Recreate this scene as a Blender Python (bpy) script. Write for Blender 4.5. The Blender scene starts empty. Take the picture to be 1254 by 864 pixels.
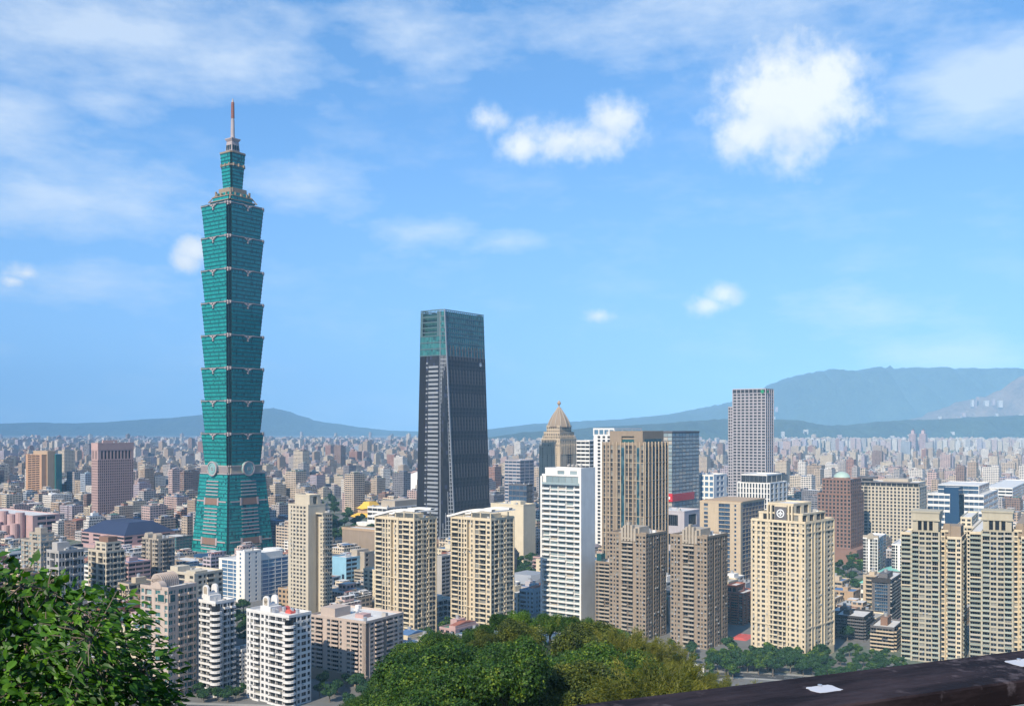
import bpy, math, random
import numpy as np
from math import radians as R, sin, cos, tan, atan, atan2, pi, hypot
from mathutils import Vector
SC = bpy.context.scene
COL = SC.collection
rnd = random.Random(11)
npr = np.random.RandomState(5)

# ------------------------------------------------------------------ camera, sky, sun, exposure
F, CX, HY, CZ = 1200.0, 627.0, 522.0, 140.0      # focal length and horizon of the 1254 px wide photograph; eye 140 m up
cd = bpy.data.cameras.new('camera'); cam = bpy.data.objects.new('camera', cd); COL.objects.link(cam)
cam.location = (0, 0, CZ); cam.rotation_euler = (R(90), 0, 0)
cd.sensor_fit = 'HORIZONTAL'; cd.sensor_width = 36; cd.lens = 36*F/1254
cd.shift_y = (HY-432)/1254; cd.clip_start = 0.1; cd.clip_end = 60000
SC.camera = cam

SUN_AZ, SUN_EL = R(209), R(38)                    # behind the camera, to the left
sd = bpy.data.lights.new('sun', 'SUN'); sun = bpy.data.objects.new('sun', sd); COL.objects.link(sun)
sd.energy = 5.0; sd.angle = R(.5); sd.color = (1, .90, .73)
sv = Vector((sin(SUN_AZ)*cos(SUN_EL), cos(SUN_AZ)*cos(SUN_EL), sin(SUN_EL)))
sun.rotation_euler = sv.to_track_quat('Z', 'Y').to_euler()
sun.location = (0, -50, 400)
SC.view_settings.view_transform = 'Standard'; SC.view_settings.look = 'None'
SC.view_settings.exposure = 0.40; SC.view_settings.gamma = 1; SC.view_settings.use_curve_mapping = False
SC.cycles.use_denoising = True
SC.cycles.max_bounces = 5; SC.cycles.diffuse_bounces = 2; SC.cycles.glossy_bounces = 3
SC.cycles.transmission_bounces = 3; SC.cycles.volume_bounces = 0; SC.cycles.transparent_max_bounces = 6
HAZE = 6.2e-5
HAZE_COL = (.34, .66, 1.0)

class NT:                                         # a short hand for node trees
    def __init__(s, t): s.t = t; s.n = t.nodes; s.l = t.links
    def add(s, typ, **k):
        n = s.n.new(typ)
        for a, b in k.items(): setattr(n, a, b)
        return n
    def put(s, sock, val):
        if isinstance(val, bpy.types.NodeSocket): s.l.new(val, sock)
        elif val is not None: sock.default_value = val
    def math(s, op, a, b=None, c=None, clamp=False):
        n = s.add('ShaderNodeMath', operation=op, use_clamp=clamp)
        for i, v in enumerate((a, b, c)): s.put(n.inputs[i], v)
        return n.outputs[0]
    def mix(s, f, a, b, blend='MIX'):
        n = s.add('ShaderNodeMix', data_type='RGBA', blend_type=blend)
        s.put(n.inputs[0], f); s.put(n.inputs[6], a); s.put(n.inputs[7], b)
        return n.outputs[2]
    def noise(s, vec, scale, detail=3, rough=.5):
        n = s.add('ShaderNodeTexNoise'); s.put(n.inputs['Vector'], vec)
        n.inputs['Scale'].default_value = scale; n.inputs['Detail'].default_value = detail; n.inputs['Roughness'].default_value = rough
        return n.outputs[0]

wd = bpy.data.worlds.new('World'); SC.world = wd; wd.use_nodes = True
N = NT(wd.node_tree); N.n.clear()
sky = N.add('ShaderNodeTexSky', sky_type='NISHITA'); sky.sun_disc = False
sky.sun_elevation = SUN_EL; sky.sun_rotation = SUN_AZ
sky.altitude = 100; sky.air_density = 1.15; sky.dust_density = .6; sky.ozone_density = 2.2
SKY_S = .128
tc = N.add('ShaderNodeTexCoord'); sx = N.add('ShaderNodeSeparateXYZ'); N.l.new(tc.outputs['Generated'], sx.inputs[0])
az = N.math('ARCTAN2', sx.outputs[0], sx.outputs[1])
hor = N.math('SQRT', N.math('ADD', N.math('MULTIPLY', sx.outputs[0], sx.outputs[0]), N.math('MULTIPLY', sx.outputs[1], sx.outputs[1])))
el = N.math('ARCTAN2', sx.outputs[2], hor)
cb = N.add('ShaderNodeCombineXYZ'); N.l.new(az, cb.inputs[0]); N.l.new(el, cb.inputs[1])
AE = cb.outputs[0]
def ellipses(lst):                                # largest of several soft discs, each given by its bearing and height in the sky
    out = None
    for (px, py, rx, ry, k) in lst:
        a = atan((px-CX)/F); e = atan((HY-py)/F*cos(a))
        v = N.add('ShaderNodeVectorMath', operation='SUBTRACT'); N.l.new(AE, v.inputs[0]); v.inputs[1].default_value = (a, e, 0)
        m = N.add('ShaderNodeVectorMath', operation='MULTIPLY'); N.l.new(v.outputs[0], m.inputs[0]); m.inputs[1].default_value = (F/rx, F/ry, 0)
        ln = N.add('ShaderNodeVectorMath', operation='LENGTH'); N.l.new(m.outputs[0], ln.inputs[0])
        d = N.math('MULTIPLY_ADD', ln.outputs['Value'], -k, k)
        out = d if out is None else N.math('MAXIMUM', out, d)
    return out
n1 = N.noise(AE, 26, 6, .58); n2 = N.noise(AE, 75, 5, .6)
mp = N.add('ShaderNodeMapping'); N.l.new(AE, mp.inputs[0]); mp.inputs['Scale'].default_value = (1, 2.6, 1); mp.inputs['Rotation'].default_value = (0, 0, R(-8))
n3 = N.noise(mp.outputs[0], 9, 7, .62); n4 = N.noise(mp.outputs[0], 30, 5, .6)
cum = ellipses([(968, 124, 122, 94, 1.25), (1012, 92, 64, 52, 1.1), (922, 162, 66, 48, 1.1), (700, 172, 104, 36, 1), (752, 146, 48, 40, 1), (640, 180, 40, 26, 1), (600, 145, 32, 26, .9),
                (886, 360, 34, 22, 1.1), (868, 374, 36, 18, 1.0), (735, 386, 27, 14, .9), (236, 306, 26, 24, 1.1), (230, 320, 24, 18, 1.0), (32, 334, 32, 14, .9), (16, 344, 20, 10, .8)])
pert = N.math('ADD', N.math('MULTIPLY_ADD', n1, 2.0, -1.0), N.math('MULTIPLY_ADD', n2, 1.0, -.5))
cd1 = N.math('ADD', cum, N.math('MULTIPLY', pert, .62))
cd1 = N.math('MULTIPLY', N.math('SUBTRACT', cd1, .02), 1.12, clamp=True)
cd1 = N.math('MULTIPLY', N.math('MULTIPLY', N.math('MULTIPLY', cd1, cd1), N.math('MULTIPLY_ADD', cd1, -2.0, 3.0)), .95)
soft = ellipses([(130, 40, 300, 80, 1), (0, 150, 95, 50, 1), (60, 240, 230, 55, .9), (140, 124, 70, 26, .7), (510, 45, 120, 48, .8), (900, 15, 330, 62, .8), (1215, 98, 150, 60, 1.5), (1240, 80, 80, 36, 1.5), (375, 225, 110, 40, .6),
                 (1165, 435, 100, 30, 1.3), (110, 345, 130, 32, .65), (615, 296, 60, 18, .7), (520, 288, 90, 26, .65), (1060, 380, 110, 40, .5), (300, 70, 150, 60, .8)])
p2 = N.math('ADD', N.math('MULTIPLY_ADD', n3, 3.2, -1.6), N.math('MULTIPLY_ADD', n4, 1.0, -.5))
cd2 = N.math('ADD', soft, N.math('MULTIPLY', p2, .6))
cd2 = N.math('MULTIPLY', N.math('MULTIPLY', N.math('SUBTRACT', cd2, -.04), 1.0, clamp=True), .62)
veil = N.math('MULTIPLY', N.math('SUBTRACT', n3, .50, clamp=True), .8, clamp=True)
cloud = N.math('MAXIMUM', cd1, N.math('MAXIMUM', cd2, veil))
hs = N.add('ShaderNodeHueSaturation'); hs.inputs['Saturation'].default_value = 1.05; hs.inputs['Value'].default_value = 1.0
N.l.new(sky.outputs[0], hs.inputs['Color'])
tint = N.mix(1.0, hs.outputs[0], (.72, .95, 1.20, 1), 'MULTIPLY')
bw = N.add('ShaderNodeRGBToBW'); N.l.new(tint, bw.inputs[0])
lum = N.math('POWER', N.math('DIVIDE', bw.outputs[0], 2.9), .5)       # even out the glare round the horizon: clear afternoon air of one blue
ev = N.add('ShaderNodeVectorMath', operation='SCALE'); ev.inputs[0].default_value = (.138/SKY_S, .345/SKY_S, .715/SKY_S); N.l.new(lum, ev.inputs['Scale'])
tint = N.mix(.84, tint, ev.outputs[0])
low = N.math('MULTIPLY', N.math('MULTIPLY_ADD', el, -1/.30, 1.0, clamp=True), .60)
tint = N.mix(low, tint, (.29/SKY_S, .50/SKY_S, .73/SKY_S, 1))           # paler air low over the horizon
body = N.mix(N.math('MULTIPLY_ADD', N.math('ADD', N.noise(AE, 17, 4, .5), N.math('MULTIPLY', cum, .35)), 2.2, -.85, clamp=True), (.50/SKY_S, .60/SKY_S, .72/SKY_S, 1), (.80/SKY_S, .83/SKY_S, .85/SKY_S, 1))  # cloud shading put into the colour, blue grey to white by noise
body = N.mix(N.math('MULTIPLY', cd1, 1.2, clamp=True), (.70/SKY_S, .78/SKY_S, .86/SKY_S, 1), body)
skc = N.mix(cloud, tint, body)
bg = N.add('ShaderNodeBackground'); N.l.new(skc, bg.inputs[0]); bg.inputs[1].default_value = SKY_S
ow = N.add('ShaderNodeOutputWorld'); N.l.new(bg.outputs[0], ow.inputs[0])

# ------------------------------------------------------------------ helpers
def tag(o, label=None, cat=None, group=None, kind=None):
    if label: o['label'] = label
    if cat: o['category'] = cat
    if group: o['group'] = group
    if kind: o['kind'] = kind
    return o
def empty(name, loc, rz=0):
    o = bpy.data.objects.new(name, None); COL.objects.link(o)
    o.location = loc; o.rotation_euler = (0, 0, rz); o.empty_display_size = 1
    return o
def copy_tree(o, parent=None):
    c = o.copy(); COL.objects.link(c)
    if parent: c.parent = parent
    for ch in list(o.children): copy_tree(ch, c)
    return c
def at(px, py, Y): return Vector(((px-CX)/F*Y, Y, CZ-(py-HY)/F*Y))
def zat(py, Y): return CZ-(py-HY)/F*Y
def gy(py): return F*CZ/(py-HY)                   # how far off a point of flat ground is

class MB:
    def __init__(s): s.v = []; s.f = []; s.m = []; s.uv = []
    def face(s, pts, mi=0, uv=None):
        n = len(s.v); s.v.extend(pts); s.f.append(tuple(range(n, n+len(pts)))); s.m.append(mi)
        s.uv.append(uv)
    def box(s, x0, x1, y0, y1, z0, z1, mi=0, top=None, bottom=False):
        n = len(s.v); w, d = x1-x0, y1-y0
        s.v += [(x0,y0,z0),(x1,y0,z0),(x1,y1,z0),(x0,y1,z0),(x0,y0,z1),(x1,y0,z1),(x1,y1,z1),(x0,y1,z1)]
        for (a,b,c,e,L) in ((0,1,5,4,w),(1,2,6,5,d),(2,3,7,6,w),(3,0,4,7,d)):
            s.f.append((n+a,n+b,n+c,n+e)); s.m.append(mi); s.uv.append(((0,z0),(L,z0),(L,z1),(0,z1)))
        s.f.append((n+4,n+5,n+6,n+7)); s.m.append(mi if top is None else top); s.uv.append(None)
        if bottom: s.f.append((n+3,n+2,n+1,n)); s.m.append(mi); s.uv.append(None)
    def prism(s, poly, z0, z1, mi=0, top=None):
        s.loft([(poly, z0), (poly, z1)], mi, mi if top is None else top)
    def loft(s, rings, mi=0, top=None, mis=None):
        n0 = len(s.v); k = len(rings[0][0])
        for poly, z in rings: s.v += [(p[0], p[1], z) for p in poly]
        for r in range(len(rings)-1):
            a = n0+r*k; m = mi if mis is None else mis[r]; u = 0
            za, zb = rings[r][1], rings[r+1][1]
            for i in range(k):
                j = (i+1) % k; p, q = rings[r][0][i], rings[r][0][j]; L = hypot(q[0]-p[0], q[1]-p[1])
                s.f.append((a+i, a+j, a+k+j, a+k+i)); s.m.append(m); s.uv.append(((u,za),(u+L,za),(u+L,zb),(u,zb))); u += L
        if top is not None:
            s.f.append(tuple(n0+(len(rings)-1)*k+i for i in range(k))); s.m.append(top); s.uv.append(None)
    def cyl(s, cx, cy, r, z0, z1, n=12, mi=0, r2=None, top=None):
        r2 = r if r2 is None else r2
        c = lambda q: [(cx+q*cos(2*pi*i/n), cy+q*sin(2*pi*i/n)) for i in range(n)]
        s.loft([(c(r), z0), (c(r2), z1)], mi, mi if top is None else top)
    def revolve(s, cx, cy, prof, n=16, mi=0):
        s.loft([([(cx+r*cos(2*pi*i/n), cy+r*sin(2*pi*i/n)) for i in range(n)], z) for r, z in prof], mi, mi)
    def tube(s, pts, rad, n=6, mi=0):             # a round bar along a polyline, radius per point
        k0 = len(s.v); P = [Vector(p) for p in pts]
        for i, p in enumerate(P):
            d = (P[min(i+1, len(P)-1)]-P[max(i-1, 0)]).normalized()
            a = d.orthogonal().normalized() if i == 0 else (a-d*a.dot(d)).normalized()
            b = d.cross(a); r = rad[i] if hasattr(rad, '__len__') else rad
            s.v += [tuple(p+a*(r*cos(2*pi*j/n))+b*(r*sin(2*pi*j/n))) for j in range(n)]
        for i in range(len(P)-1):
            for j in range(n):
                a0, a1 = k0+i*n+j, k0+i*n+(j+1) % n
                s.f.append((a0, a1, a1+n, a0+n)); s.m.append(mi); s.uv.append(None)
        s.f.append(tuple(k0+(len(P)-1)*n+j for j in range(n))); s.m.append(mi); s.uv.append(None)
    def panel(s, Q, u0, u1, v0, v1, out, mi=0, mside=None):   # a raised panel on the four-sided face Q = A,B,C,D (bottom left, bottom right, top right, top left)
        A, B_, C, D = [Vector(q) for q in Q]
        nrm = (B_-A).cross(D-A).normalized()
        P = lambda u, v: (A*(1-u)+B_*u)*(1-v)+(D*(1-u)+C*u)*v
        b = [P(u0,v0), P(u1,v0), P(u1,v1), P(u0,v1)]; t = [p+nrm*out for p in b]
        n = len(s.v); s.v += [tuple(p) for p in b+t]; ms = mi if mside is None else mside
        L, H = (b[1]-b[0]).length, (b[3]-b[0]).length
        s.f.append((n+4,n+5,n+6,n+7)); s.m.append(mi); s.uv.append(((0,0),(L,0),(L,H),(0,H)))
        for i in range(4):
            j = (i+1) % 4
            s.f.append((n+i,n+j,n+4+j,n+4+i)); s.m.append(ms); s.uv.append(None)
    def merge(s, o, M=None, dm=0):
        n = len(s.v); s.v += [tuple(M @ Vector(p)) for p in o.v] if M else o.v
        s.f += [tuple(n+i for i in f) for f in o.f]; s.m += [m+dm for m in o.m]; s.uv += o.uv
    def mesh(s, name, mats, smooth=False):
        me = bpy.data.meshes.new(name); me.from_pydata(s.v, [], s.f)
        for m in mats: me.materials.append(MAT[m] if isinstance(m, str) else m)
        me.polygons.foreach_set('material_index', s.m)
        if any(u is not None for u in s.uv):
            lay = me.uv_layers.new(name='UVMap'); a = []
            for f, u in zip(s.f, s.uv):
                for i in range(len(f)): a += u[i] if u is not None else (0, 0)
            lay.data.foreach_set('uv', a)
        if smooth: me.polygons.foreach_set('use_smooth', [True]*len(s.f))
        me.update(); return me
    def build(s, name, mats, parent=None, loc=None, smooth=False):
        o = bpy.data.objects.new(name, s.mesh(name, mats if isinstance(mats, (list, tuple)) else [mats], smooth)); COL.objects.link(o)
        if parent: o.parent = parent
        if loc: o.location = loc
        return o

# ------------------------------------------------------------------ materials
MAT = {}
def new_mat(name):
    m = bpy.data.materials.new(name); m.use_nodes = True; MAT[name] = m
    n = NT(m.node_tree); p = n.n['Principled BSDF']
    return m, n, p
def paint(name, c, rough=.75, var=.16, scale=.12, spec=.35, metal=0, streak=0.0):      # a plain surface with uneven wear
    m, n, p = new_mat(name)
    if name.startswith('wall_'): c = (c[0]*.88, c[1]*.82, c[2]*.745)      # all facade colours scaled darker and warmer
    g = n.add('ShaderNodeTexCoord'); v = g.outputs['Object']
    a = n.noise(v, scale, 5, .6); 
    f = n.math('MULTIPLY_ADD', a, 2*var, 1-var)
    if streak:
        mp = n.add('ShaderNodeMapping'); n.l.new(v, mp.inputs[0]); mp.inputs['Scale'].default_value = (1, 1, .06)
        f = n.math('MULTIPLY', f, n.math('MULTIPLY_ADD', n.noise(mp.outputs[0], .9, 4, .6), 2*streak, 1-streak))
    vm = n.add('ShaderNodeVectorMath', operation='SCALE'); vm.inputs[0].default_value = c[:3]; n.l.new(f, vm.inputs['Scale'])
    n.l.new(vm.outputs[0], p.inputs['Base Color'])
    p.inputs['Roughness'].default_value = rough; p.inputs['Specular IOR Level'].default_value = spec; p.inputs['Metallic'].default_value = metal
    return m
def glass(name, c, c2=None, rough=.08, spec=.6, curtain=.2, cur_c=(.42, .38, .32), cells=None):   # window glass seen from outside, some rooms with curtains
    m, n, p = new_mat(name); c2 = c2 or tuple(min(1, 2.2*x+.01) for x in c)
    oi = n.add('ShaderNodeObjectInfo'); ge = n.add('ShaderNodeNewGeometry')
    r = n.math('FRACT', n.math('ADD', oi.outputs['Random'], n.math('MULTIPLY', ge.outputs['Random Per Island'], 7.31)))
    if cells:
        uv = n.add('ShaderNodeUVMap'); sn = n.add('ShaderNodeVectorMath', operation='SNAP'); n.l.new(uv.outputs[0], sn.inputs[0]); sn.inputs[1].default_value = (cells[0], cells[1], 1)
        w = n.add('ShaderNodeTexWhiteNoise', noise_dimensions='2D'); n.l.new(sn.outputs[0], w.inputs[0]); r = w.outputs[0]
    r2 = n.math('FRACT', n.math('MULTIPLY', r, 13.7))
    col = n.mix(r2, (*c, 1), (*c2, 1))
    if curtain: col = n.mix(n.math('LESS_THAN', r, curtain), col, (*cur_c, 1))
    n.l.new(col, p.inputs['Base Color'])
    p.inputs['Roughness'].default_value = rough; p.inputs['Specular IOR Level'].default_value = spec
    return m
def city_wall(name, c):                           # rows of small windows on the plain blocks of the wider city
    m, n, p = new_mat(name)
    uv = n.add('ShaderNodeUVMap'); s = n.add('ShaderNodeSeparateXYZ'); n.l.new(uv.outputs[0], s.inputs[0])
    ge = n.add('ShaderNodeNewGeometry'); oi = n.add('ShaderNodeObjectInfo')
    rr = n.math('FRACT', n.math('ADD', oi.outputs['Random'], ge.outputs['Random Per Island']))
    bw = n.math('MULTIPLY_ADD', rr, 2.4, 2.4)
    u = n.math('DIVIDE', s.outputs[0], bw); v = n.math('DIVIDE', s.outputs[1], 3.2)
    mu = n.math('GREATER_THAN', n.math('FRACT', u), n.math('MULTIPLY_ADD', rr, -.35, .48)); mv = n.math('GREATER_THAN', n.math('FRACT', v), .43)
    cell = n.add('ShaderNodeCombineXYZ'); n.l.new(n.math('FLOOR', u), cell.inputs[0]); n.l.new(n.math('FLOOR', v), cell.inputs[1]); n.l.new(rr, cell.inputs[2])
    w = n.add('ShaderNodeTexWhiteNoise', noise_dimensions='3D'); n.l.new(cell.outputs[0], w.inputs[0])
    up = n.math('GREATER_THAN', s.outputs[1], 2.5)
    k = n.math('MULTIPLY', n.math('MULTIPLY', mu, mv), up)
    dark = n.mix(w.outputs[0], (.012, .015, .022, 1), (.10, .11, .12, 1))
    a = n.noise(ge.outputs['Position'], .05, 4, .6); f = n.math('MULTIPLY', n.math('MULTIPLY_ADD', a, .6, .7), n.math('MULTIPLY_ADD', rr, .3, .85))
    vm = n.add('ShaderNodeVectorMath', operation='SCALE'); vm.inputs[0].default_value = c[:3]; n.l.new(f, vm.inputs['Scale'])
    n.l.new(n.mix(k, vm.outputs[0], dark), p.inputs['Base Color'])
    n.l.new(n.math('MULTIPLY_ADD', k, -.65, .85), p.inputs['Roughness'])
    return m
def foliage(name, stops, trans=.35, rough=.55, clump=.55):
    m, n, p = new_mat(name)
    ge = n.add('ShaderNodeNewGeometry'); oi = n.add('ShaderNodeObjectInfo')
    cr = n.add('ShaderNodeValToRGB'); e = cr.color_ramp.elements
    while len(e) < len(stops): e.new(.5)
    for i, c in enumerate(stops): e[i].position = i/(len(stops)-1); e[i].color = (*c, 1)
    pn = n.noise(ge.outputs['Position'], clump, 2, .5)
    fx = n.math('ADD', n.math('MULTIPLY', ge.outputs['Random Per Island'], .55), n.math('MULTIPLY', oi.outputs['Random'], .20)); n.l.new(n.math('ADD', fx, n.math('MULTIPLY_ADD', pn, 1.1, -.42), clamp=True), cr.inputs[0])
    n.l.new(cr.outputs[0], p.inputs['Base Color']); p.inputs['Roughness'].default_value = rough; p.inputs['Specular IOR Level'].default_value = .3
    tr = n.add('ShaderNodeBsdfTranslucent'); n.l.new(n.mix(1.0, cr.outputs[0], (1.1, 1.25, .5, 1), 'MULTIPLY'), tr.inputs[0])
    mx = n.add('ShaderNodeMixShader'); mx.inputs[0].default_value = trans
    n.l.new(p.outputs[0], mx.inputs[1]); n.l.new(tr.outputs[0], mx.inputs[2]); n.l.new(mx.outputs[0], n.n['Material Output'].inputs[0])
    return m
for nm, c in dict(white=(.80,.82,.84), offwhite=(.70,.72,.76), cream=(.66,.585,.45), pale_cream=(.66,.60,.47), beige=(.52,.44,.34), tan=(.44,.33,.23), pink=(.50,.35,.36), grey=(.42,.42,.43), dark_grey=(.13,.13,.15), brown=(.24,.15,.115),
                  brick=(.30,.12,.085), pale_blue=(.36,.50,.62), lavender=(.45,.44,.50), taupe=(.30,.245,.195), warm_grey=(.42,.38,.33), navy=(.02,.03,.06), olive_stone=(.44,.415,.34),
                  stone=(.56,.52,.44), orange=(.52,.33,.21), sky_blue=(.27,.52,.72), charcoal=(.045,.043,.05), pinkgrey=(.50,.43,.40)).items():
    paint('wall_'+nm, c, streak=.16)
PAL = dict(white=(.66,.64,.60), cream=(.58,.51,.40), beige=(.50,.42,.33), tan=(.42,.33,.25), pinkish=(.50,.38,.36), grey=(.40,.38,.38), slate=(.20,.20,.23), brown=(.25,.17,.14), brick=(.34,.19,.15), bluish=(.32,.38,.46), lavender=(.42,.38,.44))
PALK = list(PAL)
for k, c in PAL.items(): city_wall('city_'+k, (c[0]*.98, c[1]*.91, c[2]*.86))
ROOFS = dict(concrete=(.34,.33,.32), pale=(.56,.54,.52), green=(.09,.20,.15), rust=(.30,.11,.075), blue=(.08,.16,.30), dark=(.12,.12,.13))
for k, c in ROOFS.items(): paint('roof_'+k, c, var=.35, scale=.25)
glass('glass', (.004,.005,.007), (.022,.026,.032), curtain=.13, cur_c=(.20,.19,.165), spec=.3)
glass('glass_dim', (.004,.005,.008), (.018,.02,.026), curtain=0, spec=.3)
glass('glass_blue', (.01,.03,.07), (.03,.08,.15), curtain=.05, cur_c=(.2,.25,.3))
glass('glass_teal', (.012,.06,.065), (.03,.13,.13), curtain=.05, cur_c=(.2,.3,.3))
glass('glass_sky', (.02,.06,.13), (.08,.18,.31), curtain=.12, cur_c=(.30,.42,.50), cells=(1.6,3.2))
glass('glass_pale', (.16,.22,.24), (.30,.37,.38), curtain=.15)
glass('pagoda_glass', (.008,.19,.18), (.018,.28,.26), curtain=.09, cur_c=(.005,.10,.10), cells=(1.5,3.9), rough=.12, spec=.5)
glass('pagoda_base_glass', (.008,.165,.155), (.022,.26,.24), curtain=.10, cur_c=(.006,.075,.08), cells=(2.2,4.2), rough=.22, spec=.35)
paint('pagoda_spandrel', (.005,.085,.088), rough=.35, spec=.5)
paint('pagoda_dark', (.006,.030,.035), rough=.3, spec=.5)
paint('pagoda_trim', (.36,.30,.29), rough=.5, spec=.4)
paint('coin_face', (.22,.36,.35), rough=.4, spec=.5)
glass('night_glass', (.021,.021,.025), (.038,.038,.044), curtain=.06, cur_c=(.045,.05,.08), cells=(3.0,4.2), rough=.12, spec=.4)
glass('crown_glass', (.02,.13,.135), (.05,.22,.22), curtain=.2, cur_c=(.02,.09,.10), cells=(2.4,4.2), rough=.12, spec=.5)
paint('fin_dark', (.040,.040,.048), rough=.4, spec=.5)
paint('fin_pale', (.27,.28,.30), rough=.4, spec=.5, var=.06)
paint('frame_teal', (.08,.13,.14), rough=.4, spec=.5, var=.05); paint('frame', (.36,.37,.38), rough=.4, spec=.5, var=.05)
paint('frame_white', (.7,.7,.7), rough=.4, spec=.5, var=.05)
paint('concrete', (.38,.37,.35), var=.2); paint('tank_steel', (.55,.56,.58), rough=.35, metal=.6, var=.05)
paint('asphalt', (.055,.055,.058), rough=.9, var=.25, scale=.3); paint('road_paint', (.75,.75,.72), rough=.7)
paint('paving', (.30,.29,.27), var=.25, scale=.4); paint('kerb', (.4,.4,.39))
paint('red_paint', (.55,.02,.03), rough=.5, var=.05); paint('gold_tile', (.70,.42,.05), rough=.5, var=.12, scale=.6); paint('jade_roof', (.20,.52,.44), rough=.5, var=.08)
paint('navy_roof', (.03,.038,.075), rough=.5, var=.12); paint('emblem_white', (.8,.8,.8), rough=.4, var=.03); paint('green_sign', (.02,.25,.10), rough=.4, var=.03)
paint('bark', (.15,.12,.09), rough=.95, var=.35, scale=3); paint('dead_wood', (.36,.30,.26), rough=.9, var=.2, scale=2)
paint('dome_green', (.34,.44,.38), rough=.5, var=.12, scale=.5); paint('roof_red', (.50,.09,.07), rough=.6, var=.2, scale=.5)
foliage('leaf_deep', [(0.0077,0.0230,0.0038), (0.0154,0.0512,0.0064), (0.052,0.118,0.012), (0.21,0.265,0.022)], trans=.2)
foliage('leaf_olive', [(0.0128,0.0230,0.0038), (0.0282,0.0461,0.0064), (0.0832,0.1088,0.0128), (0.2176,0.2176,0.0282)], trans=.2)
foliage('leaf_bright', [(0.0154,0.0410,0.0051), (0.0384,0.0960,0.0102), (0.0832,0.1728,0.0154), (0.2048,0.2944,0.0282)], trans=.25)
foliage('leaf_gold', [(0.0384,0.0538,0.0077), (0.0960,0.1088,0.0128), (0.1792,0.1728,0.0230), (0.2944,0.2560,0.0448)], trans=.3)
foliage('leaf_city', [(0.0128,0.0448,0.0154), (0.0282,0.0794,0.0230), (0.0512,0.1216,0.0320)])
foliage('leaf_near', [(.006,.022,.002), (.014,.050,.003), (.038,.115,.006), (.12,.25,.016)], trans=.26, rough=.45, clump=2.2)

# ------------------------------------------------------------------ the ground, hills and air
def ground_mat():
    m, n, p = new_mat('city_ground')
    g = n.add('ShaderNodeNewGeometry'); pos = g.outputs['Position']
    a = n.noise(pos, .012, 4, .6); b = n.noise(pos, .15, 4, .6)
    c = n.mix(n.math('GREATER_THAN', a, .56), (.10,.098,.095,1), (.045,.075,.03,1))
    c = n.mix(n.math('MULTIPLY', b, .6), c, (.24,.23,.215,1))
    n.l.new(c, p.inputs['Base Color']); p.inputs['Roughness'].default_value = .9
def forest_mat(name, c1, c2, sc, c3=None):
    m, n, p = new_mat(name)
    g = n.add('ShaderNodeNewGeometry'); a = n.noise(g.outputs['Position'], sc, 6, .65); b = n.noise(g.outputs['Position'], sc*7, 4, .6)
    f = n.math('MULTIPLY_ADD', n.math('ADD', a, n.math('MULTIPLY', b, .6)), 2.2, -1.25, clamp=True)
    n.l.new(n.mix(f, (*c1,1), (*c2,1)), p.inputs['Base Color']); p.inputs['Roughness'].default_value = .95
    bp = n.add('ShaderNodeBump'); bp.inputs['Strength'].default_value = 1; bp.inputs['Distance'].default_value = .25/sc; n.l.new(a, bp.inputs['Height']); n.l.new(bp.outputs[0], p.inputs['Normal'])
ground_mat()
forest_mat('forest_far', (.006,.012,.006), (.035,.05,.022), .004)
forest_mat('forest_shadow', (.09,.06,.045), (.22,.15,.11), .004)  # brownish cloud shadow over this range put into the forest colour
forest_mat('hill_soil', (.010,.022,.005), (.05,.06,.018), .2)
forest_mat('grass', (.05,.10,.03), (.16,.20,.09), .01)

g = MB(); xs = [-15000,-6000,-2500,-1200,-600,-200,200,600,1200,2500,6000,15000]; ys = [-600,200,420,900,2000,5000,10000,19000]
for i in range(len(xs)-1):
    for j in range(len(ys)-1): g.face([(xs[i],ys[j],0),(xs[i+1],ys[j],0),(xs[i+1],ys[j+1],0),(xs[i],ys[j+1],0)])
tag(g.build('ground', 'city_ground'), kind='structure')

def hill_z(x, y):
    if y < 2.2: h = 138.35
    else: h = 137.9-.362*(y-2.2)
    n_ = 1.6*sin(x*.11+1.3)*sin(y*.09+.4)*min(1, max(0, (y-12)/30))
    sp = 21*math.exp(-((x-5)/31)**2)*math.exp(-((y-150)/46)**2)
    side = -.0009*max(0, abs(x)-60)**2*.3
    return max(-3, h+n_+sp+side)
def grid_hill():
    xs = np.concatenate([np.arange(-300,-60,12), np.arange(-60,70,4), np.arange(70,312,12)]); ys = np.concatenate([np.arange(-30,20,2), np.arange(20,440,5)])
    m = MB(); nx = len(xs)
    m.v = [(float(x), float(y), hill_z(x, y)) for y in ys for x in xs]
    for j in range(len(ys)-1):
        for i in range(nx-1): m.f.append((j*nx+i, j*nx+i+1, (j+1)*nx+i+1, (j+1)*nx+i)); m.m.append(0); m.uv.append(None)
    tag(m.build('hillside', 'hill_soil', smooth=True), kind='structure')
grid_hill()

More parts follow.
